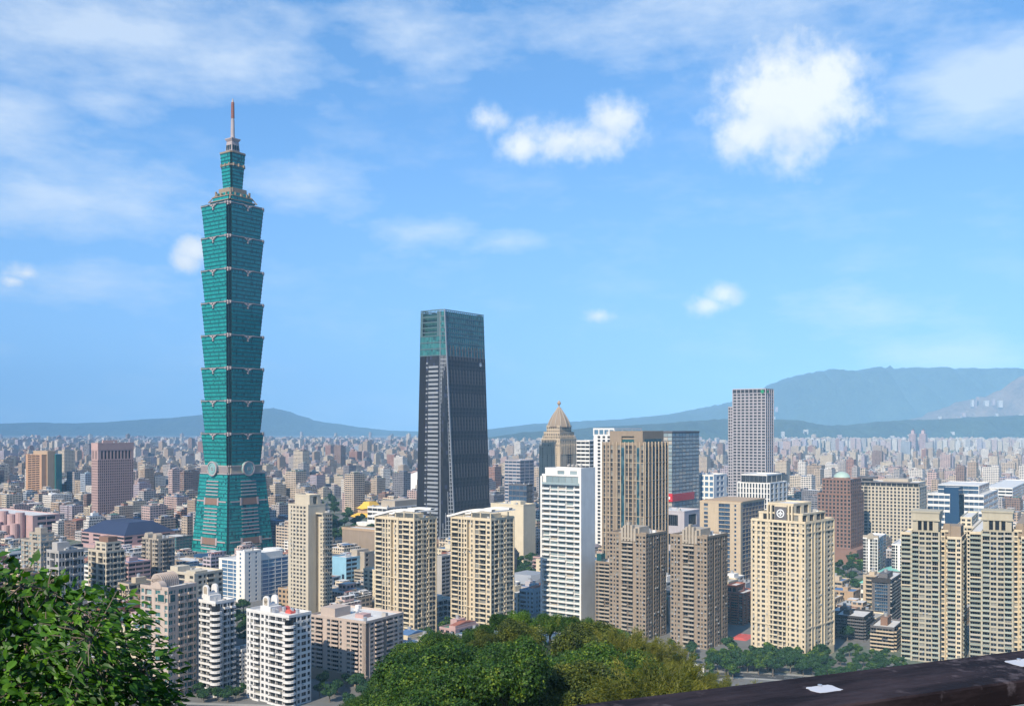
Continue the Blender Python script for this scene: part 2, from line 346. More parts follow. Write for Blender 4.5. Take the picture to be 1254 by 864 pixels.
def ridge(name, Y, depth, sky, mat, amp=1.0, seed=0):
    # a wooded range: its crest follows the heights in `sky`, its flanks run down to the plain with spurs and gullies
    r = np.random.RandomState(seed); px = np.arange(sky[0][0], sky[-1][0]+1, 5.0)
    cr = np.interp(px, [a for a, b in sky], [b for a, b in sky]); nr = 17; m = MB(); nx = len(px)
    ph = r.rand(8)*6.28
    for k in range(nr):
        t = k/(nr-1)*2-1
        for i, p in enumerate(px):
            crest = zat(cr[i], Y); x0 = (p-CX)/F*Y
            spur = sum(sin(x0*q/Y*40+ph[j]+t*2.0*sin(j*1.7+x0/Y*9))*a for j, (q, a) in enumerate(((.9,.20),(2.3,.15),(5.1,.11),(10.3,.07))))
            f = max(0, cos(t*pi/2))**(.9+.5*abs(spur)); f = f*(1+spur*amp*min(1, abs(t)*2.2))
            f = min(f, .97+.03*(1-abs(t))) if abs(t) > .05 else 1+.012*r.randn()*amp
            m.v.append((x0*(1+t*depth/Y*.0), Y+t*depth+spur*depth*.25*abs(t), crest*f-4*abs(t)))
    for k in range(nr-1):
        for i in range(nx-1): m.f.append((k*nx+i, k*nx+i+1, (k+1)*nx+i+1, (k+1)*nx+i)); m.m.append(0); m.uv.append(None)
    return tag(m.build(name, mat, smooth=True), kind='structure')
ridge('mountains', 16500, 1500, [(-260,518),(-60,520),(0,519),(40,517),(90,518),(150,516),(190,513),(225,510),(262,506),(300,503),(335,500),(352,504),(380,514),(430,522),(480,527),(560,529),(640,531),(760,533)], 'forest_far', seed=1)
ridge('mountains', 13500, 1800, [(540,532),(600,525),(650,519),(700,516),(760,513),(820,507),(860,499),(890,493),(930,478),(950,469),(968,462),(985,458),(1002,455),(1015,452),(1028,456),(1038,459),(1052,453),(1070,449),(1100,450),(1150,451),(1200,452),(1260,455),(1330,460),(1500,470)], 'forest_far', seed=2)
ridge('hills', 9600, 700, [(1080,523),(1115,515),(1140,507),(1165,497),(1190,489),(1212,483),(1232,472),(1254,461),(1300,448),(1420,440)], 'forest_shadow', seed=4)
ridge('hills', 7900, 620, [(560,539),(600,535),(640,529),(690,526),(740,522),(800,519),(850,515),(900,512),(945,513),(975,514),(992,519),(1012,521),(1040,520),(1075,516),(1110,514),(1150,513),(1200,510),(1254,508),(1330,508),(1480,514)], 'forest_far', seed=3)
f = MB(); f.face([(at(930,522,4700).x,4650,.02),(4000,4650,.02),(4000,5500,.02),(at(930,522,5500).x,5500,.02)])
tag(f.build('airfield', 'grass'), kind='structure')
f = MB(); f.face([(1100,4980,.3),(3800,4980,.3),(3800,5060,.3),(1100,5060,.3)]); f.face([(1200,5250,.3),(3800,5250,.3),(3800,5285,.3),(1200,5285,.3)])
tag(f.build('runway', 'paving'), kind='structure')

def haze():
    m = bpy.data.materials.new('haze'); m.use_nodes = True; n = NT(m.node_tree); n.n.clear()
    v = n.add('ShaderNodeVolumePrincipled'); v.inputs['Color'].default_value = (*HAZE_COL, 1); v.inputs['Density'].default_value = HAZE; v.inputs['Anisotropy'].default_value = -.5
    o = n.add('ShaderNodeOutputMaterial'); n.l.new(v.outputs[0], o.inputs['Volume']); MAT['haze'] = m
    b = MB(); b.box(-15500, 15500, -1000, 19500, -9, 1150, bottom=True)
    tag(b.build('haze', 'haze'), kind='stuff')
haze()

# ------------------------------------------------------------------ buildings
THETA = 36.0                                      # the street grid: fronts face a little left of the camera
CELL = dict(w=(.64,.58,.24,.40), n=(.50,.56,.25,.40), W=(.82,.60,.2,.40), g=(.93,.80,.10,.18), b=(.92,.80,.02,1.2), r=(1,1,0,2.4), s=None, k=(1,.86,.07,.5), v=(.56,.86,.07,.45), d=(.72,.68,.16,.45), h=(.95,.58,.26,.5), t=(.58,.70,.16,.5))
BW = dict(n=.7, W=1.35, g=1.2, b=1.5, r=.7, s=.6, k=1.0, v=.9, h=1.2, w=1, d=1, t=1)
BLOCKED = []                                      # ground taken by the buildings set out by hand
AC = None
class Tower:
    rn = random.Random(99)
    def __init__(s, name, label, cat, xl, xc, xr, top, Y, wall, gl='glass', theta=THETA, depth=None, group=None, frame='frame', base=0.0, roof='roof_pale', balc=None, balc_out=1.0, par_h=.95, cut=True):
        th = R(theta); u = Vector((cos(th), -sin(th))); v = Vector((sin(th), cos(th))); C = Vector(((xc-CX)/F*Y, Y))
        kl, kr = (xl-CX)/F, (xr-CX)/F if xr else 0
        s.w = (C.x-kl*C.y)/(u.x-kl*u.y)
        s.d = depth if depth else (kr*C.y-C.x)/(v.x-kr*v.y)
        s.Y, s.H, s.th = Y, zat(top, Y)-base, th
        c = C-u*(s.w/2)+v*(s.d/2)
        s.c = c; s.u = u; s.v2 = v
        s.root = tag(empty(name, (c.x, c.y, base), -th), label, cat, group)
        s.base = base
        s.wall, s.gl, s.fr, s.rf = wall, gl, frame, roof
        s.mb = MB(); s.rb = MB(); s.ws = MB(); s.wins = []; s.bals = []
        s.balc = balc or wall; s.balc_out = balc_out; s.par_h = par_h
        BLOCKED.append((c.x, c.y, -th, s.w/2+4, s.d/2+4))
        s.x0, s.x1, s.y0, s.y1 = -s.w/2, s.w/2, -s.d/2, s.d/2
    def z(s, py, Y=None): return zat(py, Y or s.Y)-s.base
    def fx(s, f): return s.x0+f*s.w
    def fy(s, f): return s.y0+f*s.d
    def facade(s, P0, P1, z0, z1, nf, pat, vis=True, mi=0):
        dx, dy = P1[0]-P0[0], P1[1]-P0[1]; L = hypot(dx, dy); t = (dx/L, dy/L); nr = (t[1], -t[0]); ang = atan2(dy, dx)
        fh = (z1-z0)/nf; tot = sum(BW[c] for c in pat); X = [0]
        for c in pat: X.append(X[-1]+BW[c]/tot*L)
        pt = lambda a, o, z: (P0[0]+t[0]*a+nr[0]*o, P0[1]+t[1]*a+nr[1]*o, z)
        m = s.mb
        for i, c in enumerate(pat):
            a0, a1 = X[i], X[i+1]; bw = a1-a0
            if c == 's':
                m.face([pt(a0,0,z0),pt(a1,0,z0),pt(a1,0,z1),pt(a0,0,z1)], mi); continue
            wf, hf, sl, dp = CELL[c]
            if c == 'r':
                m.face([pt(a0,-dp,z0),pt(a1,-dp,z0),pt(a1,-dp,z1),pt(a0,-dp,z1)], mi)
                m.face([pt(a0,0,z0),pt(a0,-dp,z0),pt(a0,-dp,z1),pt(a0,0,z1)], mi); m.face([pt(a1,-dp,z0),pt(a1,0,z0),pt(a1,0,z1),pt(a1,-dp,z1)], mi)
                for k in range(nf):
                    if nf < 60: s.wins.append((pt((a0+a1)/2,-dp+.05,z0+(k+.5)*fh), ang, round(bw*.4,2), round(fh*.45,2), vis))
                continue
            b0, b1 = a0+(1-wf)/2*bw, a1-(1-wf)/2*bw
            if b0 > a0+.01:
                m.face([pt(a0,0,z0),pt(b0,0,z0),pt(b0,0,z1),pt(a0,0,z1)], mi); m.face([pt(b1,0,z0),pt(a1,0,z0),pt(a1,0,z1),pt(b1,0,z1)], mi)
            q0 = z0
            for k in range(nf):
                s0 = z0+(k+sl)*fh; s1 = s0+hf*fh
                m.face([pt(b0,0,q0),pt(b1,0,q0),pt(b1,0,s0),pt(b0,0,s0)], mi); q0 = s1
                m.face([pt(b0,0,s0),pt(b1,0,s0),pt(b1,-dp,s0),pt(b0,-dp,s0)], mi); m.face([pt(b0,-dp,s1),pt(b1,-dp,s1),pt(b1,0,s1),pt(b0,0,s1)], mi)
                m.face([pt(b0,0,s0),pt(b0,-dp,s0),pt(b0,-dp,s1),pt(b0,0,s1)], mi); m.face([pt(b1,-dp,s0),pt(b1,0,s0),pt(b1,0,s1),pt(b1,-dp,s1)], mi)
                s.wins.append((pt((b0+b1)/2,-dp,(s0+s1)/2), ang, round(b1-b0,2), round(s1-s0,2), vis))
                if c == 'b' and s.rn.random() > .10: s.bals.append((pt((b0+b1)/2,0,s0), ang, round(b1-b0+.3,2)))
            m.face([pt(b0,0,q0),pt(b1,0,q0),pt(b1,0,z1),pt(b0,0,z1)], mi)
    def flat(s, P0, P1, z0, z1, nf, nb, mi=0):
        dx, dy = P1[0]-P0[0], P1[1]-P0[1]; L = hypot(dx, dy); t = (dx/L, dy/L); nr = (t[1], -t[0])
        pt = lambda a, o, z: (P0[0]+t[0]*a+nr[0]*o, P0[1]+t[1]*a+nr[1]*o, z)
        s.mb.face([pt(0,0,z0),pt(L,0,z0),pt(L,0,z1),pt(0,0,z1)], mi)
        fh = (z1-z0)/nf
        for i in range(nb):
            for k in range(nf):
                a0, a1, q0, q1 = (i+.27)*L/nb, (i+.73)*L/nb, z0+(k+.3)*fh, z0+(k+.78)*fh
                s.ws.face([pt(a0,.03,q0),pt(a1,.03,q0),pt(a1,.03,q1),pt(a0,.03,q1)], 0)
    def block(s, x0, x1, y0, y1, z0, z1, nf, Lp, Rp, par=1.1, back=True, plinth=0.0, mi=0, roof=True):
        if plinth: s.mb.box(x0-.25, x1+.25, y0-.25, y1+.25, z0, z0+plinth, mi); z0 += plinth
        s.facade((x0,y0), (x1,y0), z0, z1, nf, Lp, mi=mi); s.facade((x1,y0), (x1,y1), z0, z1, nf, Rp, mi=mi)
        nb = max(2, int((x1-x0)/4.5)); s.flat((x1,y1), (x0,y1), z0, z1, nf, nb, mi); s.flat((x0,y1), (x0,y0), z0, z1, nf, max(2, int((y1-y0)/4.5)), mi)
        if roof:
            s.rb.face([(x0,y0,z1),(x1,y0,z1),(x1,y1,z1),(x0,y1,z1)])
            if par:
                e = .12
                s.mb.box(x0-e,x1+e,y0-e,y0+.3,z1-.1,z1+par,mi); s.mb.box(x0-e,x1+e,y1-.3,y1+e,z1-.1,z1+par,mi)
                s.mb.box(x0-e,x0+.3,y0+.3,y1-.3,z1-.1,z1+par,mi); s.mb.box(x1-.3,x1+e,y0+.3,y1-.3,z1-.1,z1+par,mi)
    def main(s, nf, Lp, Rp, **k):
        s.block(s.x0, s.x1, s.y0, s.y1, 0, s.H, nf, Lp, Rp, **k); return s
    def box(s, name, x0, x1, y0, y1, z0, z1, mat, parent=None):
        b = MB(); b.box(x0, x1, y0, y1, z0, z1); return b.build(name, mat, parent or s.root)
    def part(s, name, mb, mats, parent=None, smooth=False): return mb.build(name, mats, parent or s.root, smooth=smooth)
    def stair(s, x0, x1, y0, y1, z0, z1, mat=None, tank=True):
        h = s.box('stair_house', x0, x1, y0, y1, z0, z1, mat or s.wall)
        if tank:
            b = MB(); b.cyl((x0+x1)/2, (y0+y1)/2, min(1.3, (x1-x0)*.3), z1, z1+2.2, 10); b.build('water_tank', 'tank_steel', s.root)
    def plant(s, z, n=5, seed=1, x0=None, x1=None, y0=None, y1=None):      # small roof plant: cooling boxes and tanks
        r = random.Random(seed); x0 = s.x0 if x0 is None else x0; x1 = s.x1 if x1 is None else x1; y0 = s.y0 if y0 is None else y0; y1 = s.y1 if y1 is None else y1
        for i in range(n):
            a, b_ = r.uniform(x0+2, x1-3), r.uniform(y0+2, y1-3); m = MB()
            if r.random() < .55:
                hh = r.uniform(1.0, 2.4); m.box(a, a+r.uniform(1.2,3), b_, b_+r.uniform(1.2,3), z, z+hh); m.build('cooling_unit', r.choice(['wall_grey','wall_white','concrete']), s.root)
            else: m.cyl(a+1, b_+1, 1.0, z+.5, z+2.6, 10); m.cyl(a+1, b_+1, .8, z, z+.5, 8); m.build('water_tank', 'tank_steel', s.root)
    def finish(s, split=True):
        o = s.part('wall', s.mb, s.wall)
        if s.rb.f: s.part('roof', s.rb, s.rf)
        px = F/s.Y
        wins = sorted(s.wins, key=lambda q: (not q[4], -q[0][2], q[0][1]-q[0][0]))
        keep = wins[:100] if split and px*3.2 >= 3.3 else []
        tm = {}
        def tmpl(w, h):
            if (w, h) not in tm:
                b = MB(); a, f = w/2, min(.09, w*.08)
                b.face([(-a,0,-h/2),(a,0,-h/2),(a,0,h/2),(-a,0,h/2)], 0)
                for (p0,p1,q0,q1) in ((-a,a,-h/2,-h/2+f),(-a,a,h/2-f,h/2),(-a,-a+f,-h/2+f,h/2-f),(a-f,a,-h/2+f,h/2-f)): b.box(p0,p1,-.05,.0,q0,q1,1)
                nm = max(1, min(6, int(round(w/1.3))))
                for i in range(1, nm): c = -a+2*a*i/nm; b.box(c-f/2,c+f/2,-.05,0,-h/2+f,h/2-f,1)
                tm[(w, h)] = [b, None]
            return tm[(w, h)]
        for (p, ang, w, h, vis) in keep:
            T = tmpl(w, h)
            if T[1] is None: T[1] = T[0].mesh('window', [s.gl, s.fr])
            o = bpy.data.objects.new('window', T[1]); COL.objects.link(o); o.parent = s.root; o.location = p; o.rotation_euler = (0, 0, ang)
        for (p, ang, w, h, vis) in wins[len(keep):]:
            ca, sa = cos(ang), sin(ang)
            if vis and px*3.2 > 2.5:
                b = tmpl(w, h)[0]; n = len(s.ws.v)
                s.ws.v += [(p[0]+ca*q[0]-sa*q[1], p[1]+sa*q[0]+ca*q[1], p[2]+q[2]) for q in b.v]
                s.ws.f += [tuple(n+i for i in f) for f in b.f]; s.ws.m += b.m; s.ws.uv += b.uv
            else: s.ws.face([(p[0]-ca*w/2, p[1]-sa*w/2, p[2]-h/2),(p[0]+ca*w/2, p[1]+sa*w/2, p[2]-h/2),(p[0]+ca*w/2, p[1]+sa*w/2, p[2]+h/2),(p[0]-ca*w/2, p[1]-sa*w/2, p[2]+h/2)], 0)
        if s.ws.f: tag(s.part('window', s.ws, [s.gl, s.fr]), kind='stuff')
        global AC
        if s.Y < 740 and split:                    # air conditioners hung under some of the flats' windows
            if AC is None: b = MB(); b.box(-.45, .45, -.55, 0, -.35, .3, bottom=True); AC = b.mesh('air_conditioner', ['frame'])
            cand = [q for q in wins if q[4] and q[3] < 2.6 and q[2] < 4]; s.rn.shuffle(cand)
            for (p, ang, w, h, vis) in cand[:min(60, len(cand)//6)]:
                o = bpy.data.objects.new('air_conditioner', AC); COL.objects.link(o); o.parent = s.root; n_ = (sin(ang), -cos(ang)); f = s.rn.choice((-.3, .3))*w
                o.location = (p[0]+n_[0]*.45+cos(ang)*f, p[1]+n_[1]*.45+sin(ang)*f, p[2]-h/2-.36); o.rotation_euler = (0, 0, ang)
        bm = {}; bals = sorted(s.bals, key=lambda q: -q[0][2]); rest = MB()
        for i, (p, ang, w) in enumerate(bals):
            if w not in bm:
                b = MB(); O = s.balc_out; H = s.par_h
                b.box(-w/2, w/2, -O, .02, -.18, .0, 0, bottom=True); b.box(-w/2, w/2, -O, -O+.12, 0, H, 1)
                b.box(-w/2, -w/2+.12, -O+.12, .0, 0, H, 1); b.box(w/2-.12, w/2, -O+.12, .0, 0, H, 1); bm[w] = [b, b.mesh('balcony', [s.wall, s.balc])]
            if i < 100 and split and px*3.2 >= 3.3:
                o = bpy.data.objects.new('balcony', bm[w][1]); COL.objects.link(o); o.parent = s.root; o.location = p; o.rotation_euler = (0, 0, ang)
            else:
                ca, sa = cos(ang), sin(ang); n = len(rest.v); b = bm[w][0]
                rest.v += [(p[0]+ca*q[0]-sa*q[1], p[1]+sa*q[0]+ca*q[1], p[2]+q[2]) for q in b.v]
                rest.f += [tuple(n+i for i in f) for f in b.f]; rest.m += b.m; rest.uv += b.uv
        if rest.f: tag(s.part('balcony', rest, [s.wall, s.balc]), kind='stuff')
        return s

# ------------------------------------------------------------------ the teal pagoda tower
def disc_y(m, x, y0, y1, z, r, n=16, mi=0):       # a disc facing -y, from depth y1 (back) to y0 (front)
    k = len(m.v)
    for y in (y1, y0): m.v += [(x+r*cos(2*pi*i/n), y, z+r*sin(2*pi*i/n)) for i in range(n)]
    for i in range(n):
        j = (i+1) % n; m.f.append((k+i, k+j, k+n+j, k+n+i)); m.m.append(mi); m.uv.append(None)
    m.f.append(tuple(k+n+i for i in range(n))); m.m.append(mi); m.uv.append(None)
def ring_y(m, x, y0, y1, z, ro, ri, n=20, mi=0):
    k = len(m.v)
    for (r, y) in ((ro,y1),(ro,y0),(ri,y0),(ri,y1)): m.v += [(x+r*cos(2*pi*i/n), y, z+r*sin(2*pi*i/n)) for i in range(n)]
    for q in range(3):
        for i in range(n):
            j = (i+1) % n; m.f.append((k+q*n+i, k+q*n+j, k+q*n+n+j, k+q*n+n+i)); m.m.append(mi); m.uv.append(None)
def turn(o, q):                                   # the same part on the next face of a square tower
    o.rotation_euler = (0, 0, q*pi/2); return o
def pagoda():
    Y = 1115.0; c = at(285, HY, Y); root = tag(empty('pagoda_tower', (c.x, c.y, 0), -R(THETA)), 'very tall teal glass pagoda tower of eight flared tiers with a pale spire', 'skyscraper')
    z = lambda py: zat(py, Y)
    BLOCKED.append((c.x, c.y, -R(THETA), 40, 40))
    def rg(s, c):
        h = s/2; P = [(h-2*c,-h),(h-2*c,-h+c),(h-c,-h+c),(h-c,-h+2*c),(h,-h+2*c)]; out = []
        for q in range(4): 
            ca, sa = cos(q*pi/2), sin(q*pi/2); out += [(x*ca-y*sa, x*sa+y*ca) for x, y in P]
        return out
    notch = {0, 1, 2, 3, 5, 6, 7, 8, 10, 11, 12, 13, 15, 16, 17, 18}
    def tier(m, s0, s1, z0, z1, nf, cc, out=.45, gf=.70):
        fh = (z1-z0)/nf; R_ = []; mis = []
        S = lambda q: s0+(s1-s0)*q
        for k in range(nf):
            a, b, e = k/nf, (k+gf)/nf, (k+1)/nf
            R_ += [(rg(S(a), cc), z0+k*fh), (rg(S(b), cc), z0+(k+gf)*fh), (rg(S(b)+out, cc), z0+(k+gf)*fh+.05), (rg(S(e)+out, cc), z0+(k+1)*fh-.05)]
            mis += [0, 1, 1, 1]
        R_.append((rg(S(1), cc), z1)); f0 = len(m.f); m.loft(R_, 0, 1, mis)
        for r in range(len(R_)-1):
            for i in range(20):
                if i in notch: m.m[f0+r*20+i] = 2
    pm = ['pagoda_glass', 'pagoda_spandrel', 'pagoda_dark']
    b = MB(); tier(b, 65.5, 52.5, 0, z(579), 21, .9, .25, .74); base = b.build('podium', ['pagoda_base_glass', 'pagoda_spandrel', 'pagoda_dark'], root)
    m = MB()
    hb, ht = 65.5/2+.35, 52.5/2+.35; Q = [(-hb,-hb,0),(hb,-hb,0),(ht,-ht,z(579)),(-ht,-ht,z(579))]
    for v in (.035,.075): m.panel(Q, .30, .70, v, v+.012, .5, 0)
    for v in [.24+.045*i for i in range(8)]+[.73+.043*i for i in range(5)]: m.panel(Q, .31, .69, v, v+.013, .5, 0)
    for v in (.15, .655): m.panel(Q, .32, .68, v-.045, v+.04, .4, 1); m.panel(Q, .06, .28, v-.008, v+.008, .45, 0); m.panel(Q, .72, .94, v-.008, v+.008, .45, 0); m.panel(Q, .28, .32, v-.05, v+.045, .7, 0); m.panel(Q, .68, .72, v-.05, v+.045, .7, 0)
    me = m.mesh('sun_louvre', ['pagoda_trim', 'wall_brown'])
    for q in range(4): o = bpy.data.objects.new('sun_louvre', me); COL.objects.link(o); o.parent = base; turn(o, q)
    m = MB(); m.prism(rg(49.5, 1.6), z(579), z(568.5), 0); m.prism(rg(53.2, 1.4), z(579), z(577.6), 1); m.prism(rg(51, 1.4), z(570), z(568.8), 1)
    for q in range(12):
        for sx in (-1, 1): m.box(sx*(8.5+q*1.35)-.4, sx*(8.5+q*1.35)+.4, -25.4, -24.7, z(577), z(570), 1)
    belt = m.build('belt', ['wall_warm_grey', 'pagoda_trim'], root)
    m = MB(); zc = z(572.5); disc_y(m, 0, -28.2, -24, zc, 7.6, 28, 0); ring_y(m, 0, -28.9, -27.5, zc, 8.3, 7.0, 28, 1); ring_y(m, 0, -28.6, -28.1, zc, 5.2, 4.7, 24, 0)
    for (x0,x1,q0,q1) in ((-1.7,1.7,1.2,1.7),(-1.7,1.7,-1.7,-1.2),(-1.7,-1.2,-1.2,1.2),(1.2,1.7,-1.2,1.2)): m.box(x0,x1,-28.7,-28.1,zc+q0,zc+q1,1)
    me = m.mesh('coin_disc', ['coin_face', 'pagoda_trim'])
    for q in range(4): o = bpy.data.objects.new('coin_disc', me); COL.objects.link(o); o.parent = belt; turn(o, q)
    zt = [z(568.5-39.3*i) for i in range(9)]
    m = MB(); tier(m, 46.8, 52.2, 0, zt[1]-zt[0]-1.6, 8, 2.1); mod = m.mesh('tier', pm)
    m = MB(); hh = zt[1]-zt[0]; m.prism(rg(53.3, 1.9), hh-1.6, hh-.9, 0); m.prism(rg(52.4, 2.1), hh-.9, hh, 1); led = m.mesh('ledge', ['pagoda_trim', 'pagoda_spandrel'])
    m = MB(); h = 26.6                             # the cloud-scroll ornament in the middle of each face, and the knobs at the corner
    disc_y(m, 0, -h-1.0, -h+2, hh-4.4, 1.2, 12); disc_y(m, 0, -h-.8, -h+2, hh-6.8, .9, 10)
    for sx in (-1, 1):
        disc_y(m, sx*2.3, -h-1.0, -h+2, hh-2.7, 1.0, 12); disc_y(m, sx*4.5, -h-.8, -h+2, hh-1.8, .8, 10)
        m.tube([(sx*1.5,-h-.4,hh-3.4),(sx*4.5,-h-.4,hh-1.5),(sx*7,-h-.5,hh-.9),(sx*10,-h-.5,hh-1.0)], [.45,.4,.3,.2], 6)
    orn = m.mesh('ornament', ['pagoda_trim'])
    m = MB(); m.box(h-4.6, h-2.6, -h+1.4, -h+3.4, hh-4.0, hh+.4, 0); m.box(h-2.4, h-.7, -h+3.3, -h+5.0, hh-3.0, hh+.2, 0); m.box(h-6.0, h-4.5, -h-.5, -h+1.2, hh-2.6, hh-.2, 0); fin = m.mesh('corner_finial', ['pagoda_trim'])
    for k in range(8):
        t = bpy.data.objects.new('tier', mod); COL.objects.link(t); t.parent = root; t.location = (0, 0, zt[k])
        o = bpy.data.objects.new('ledge', led); COL.objects.link(o); o.parent = t
        for q in range(4):
            for nm, me in (('ornament', orn), ('corner_finial', fin)): o = bpy.data.objects.new(nm, me); COL.objects.link(o); o.parent = t; turn(o, q)
    m = MB(); m.prism(rg(36, 1.5), zt[8], z(250), 0, 1); m.prism(rg(38.4, 1.5), z(250), z(249), 2); m.prism(rg(33.5, 1.5), z(249), z(244.5), 0, 1); m.prism(rg(35, 1.5), z(244.5), z(243.4), 2); m.prism(rg(28, 1.4), z(243.4), z(239), 0, 1); m.prism(rg(24, 1.2), z(239), z(233), 2)
    for q in range(4):
        ca, sa = cos(q*pi/2), sin(q*pi/2); g2 = MB()
        for x, y, w, h_ in ((-13,-13,1.8,7),(-8,-15,1.4,4),(8,-15,1.4,4),(0,-15.5,2.5,3)): g2.box(x-w/2,x+w/2,y-w/2,y+w/2,z(243.4),z(243.4)+h_,2)
        g2.tube([(-19,-19,z(250)),(-15,-15,z(243)),(-10,-10,z(237))], [.7,.6,.5], 6, 2)
        m.v_ = None; n = len(m.v); m.v += [(x*ca-y*sa, x*sa+y*ca, zz) for x, y, zz in g2.v]; m.f += [tuple(n+i for i in f) for f in g2.f]; m.m += g2.m; m.uv += g2.uv
    m.build('shoulder', ['pagoda_glass', 'pagoda_spandrel', 'wall_taupe'], root)
    m = MB(); tier(m, 16.5, 21, z(233), z(190), 10, .9, .3, .66); up = m.build('upper_tier', ['pagoda_glass', 'pagoda_spandrel', 'pagoda_dark'], root)
    m = MB(); m.prism(rg(21.8, .9), z(190), z(188), 0); m.prism(rg(20.5, .9), z(205.5), z(203.5), 0)
    for q in range(4):
        ca, sa = cos(q*pi/2), sin(q*pi/2)
        for x in (-7, 0, 7): m.cyl(x*ca+10.6*sa, x*sa-10.6*ca, 1.1, z(206), z(202.6), 8)
    m.build('ledge', 'wall_taupe', up)
    m = MB(); sq = lambda s: [(-s/2,-s/2),(s/2,-s/2),(s/2,s/2),(-s/2,s/2)]
    m.loft([(sq(11.5), z(188)), (sq(9.6), z(175)), (sq(9), z(174.6)), (sq(12.2), z(171.6)), (sq(12.2), z(170.5))], 0, 0)
    for q in range(3): m.box(-4.2+q*3, -2.2+q*3, -5.7, -5.2, z(185), z(179), 1); m.box(5.2, 5.7, -4.2+q*3, -2.2+q*3, z(185), z(179), 1)
    m.build('spire_base', ['pagoda_trim', 'pagoda_dark'], root)
    m = MB(); m.revolve(0, 0, [(2.7, z(170.5)), (2.3, z(166)), (2.0, z(147)), (1.7, z(146.8)), (1.5, z(126)), (.5, z(121))], 12); sp = m.build('spire', 'pagoda_trim', root)
    m = MB()
    for k in range(9): m.cyl(0, 0, 2.1-.03*k, z(145-2.2*k), z(143.4-2.2*k), 10)
    m.build('spire_ring', 'wall_brick', sp)
pagoda()

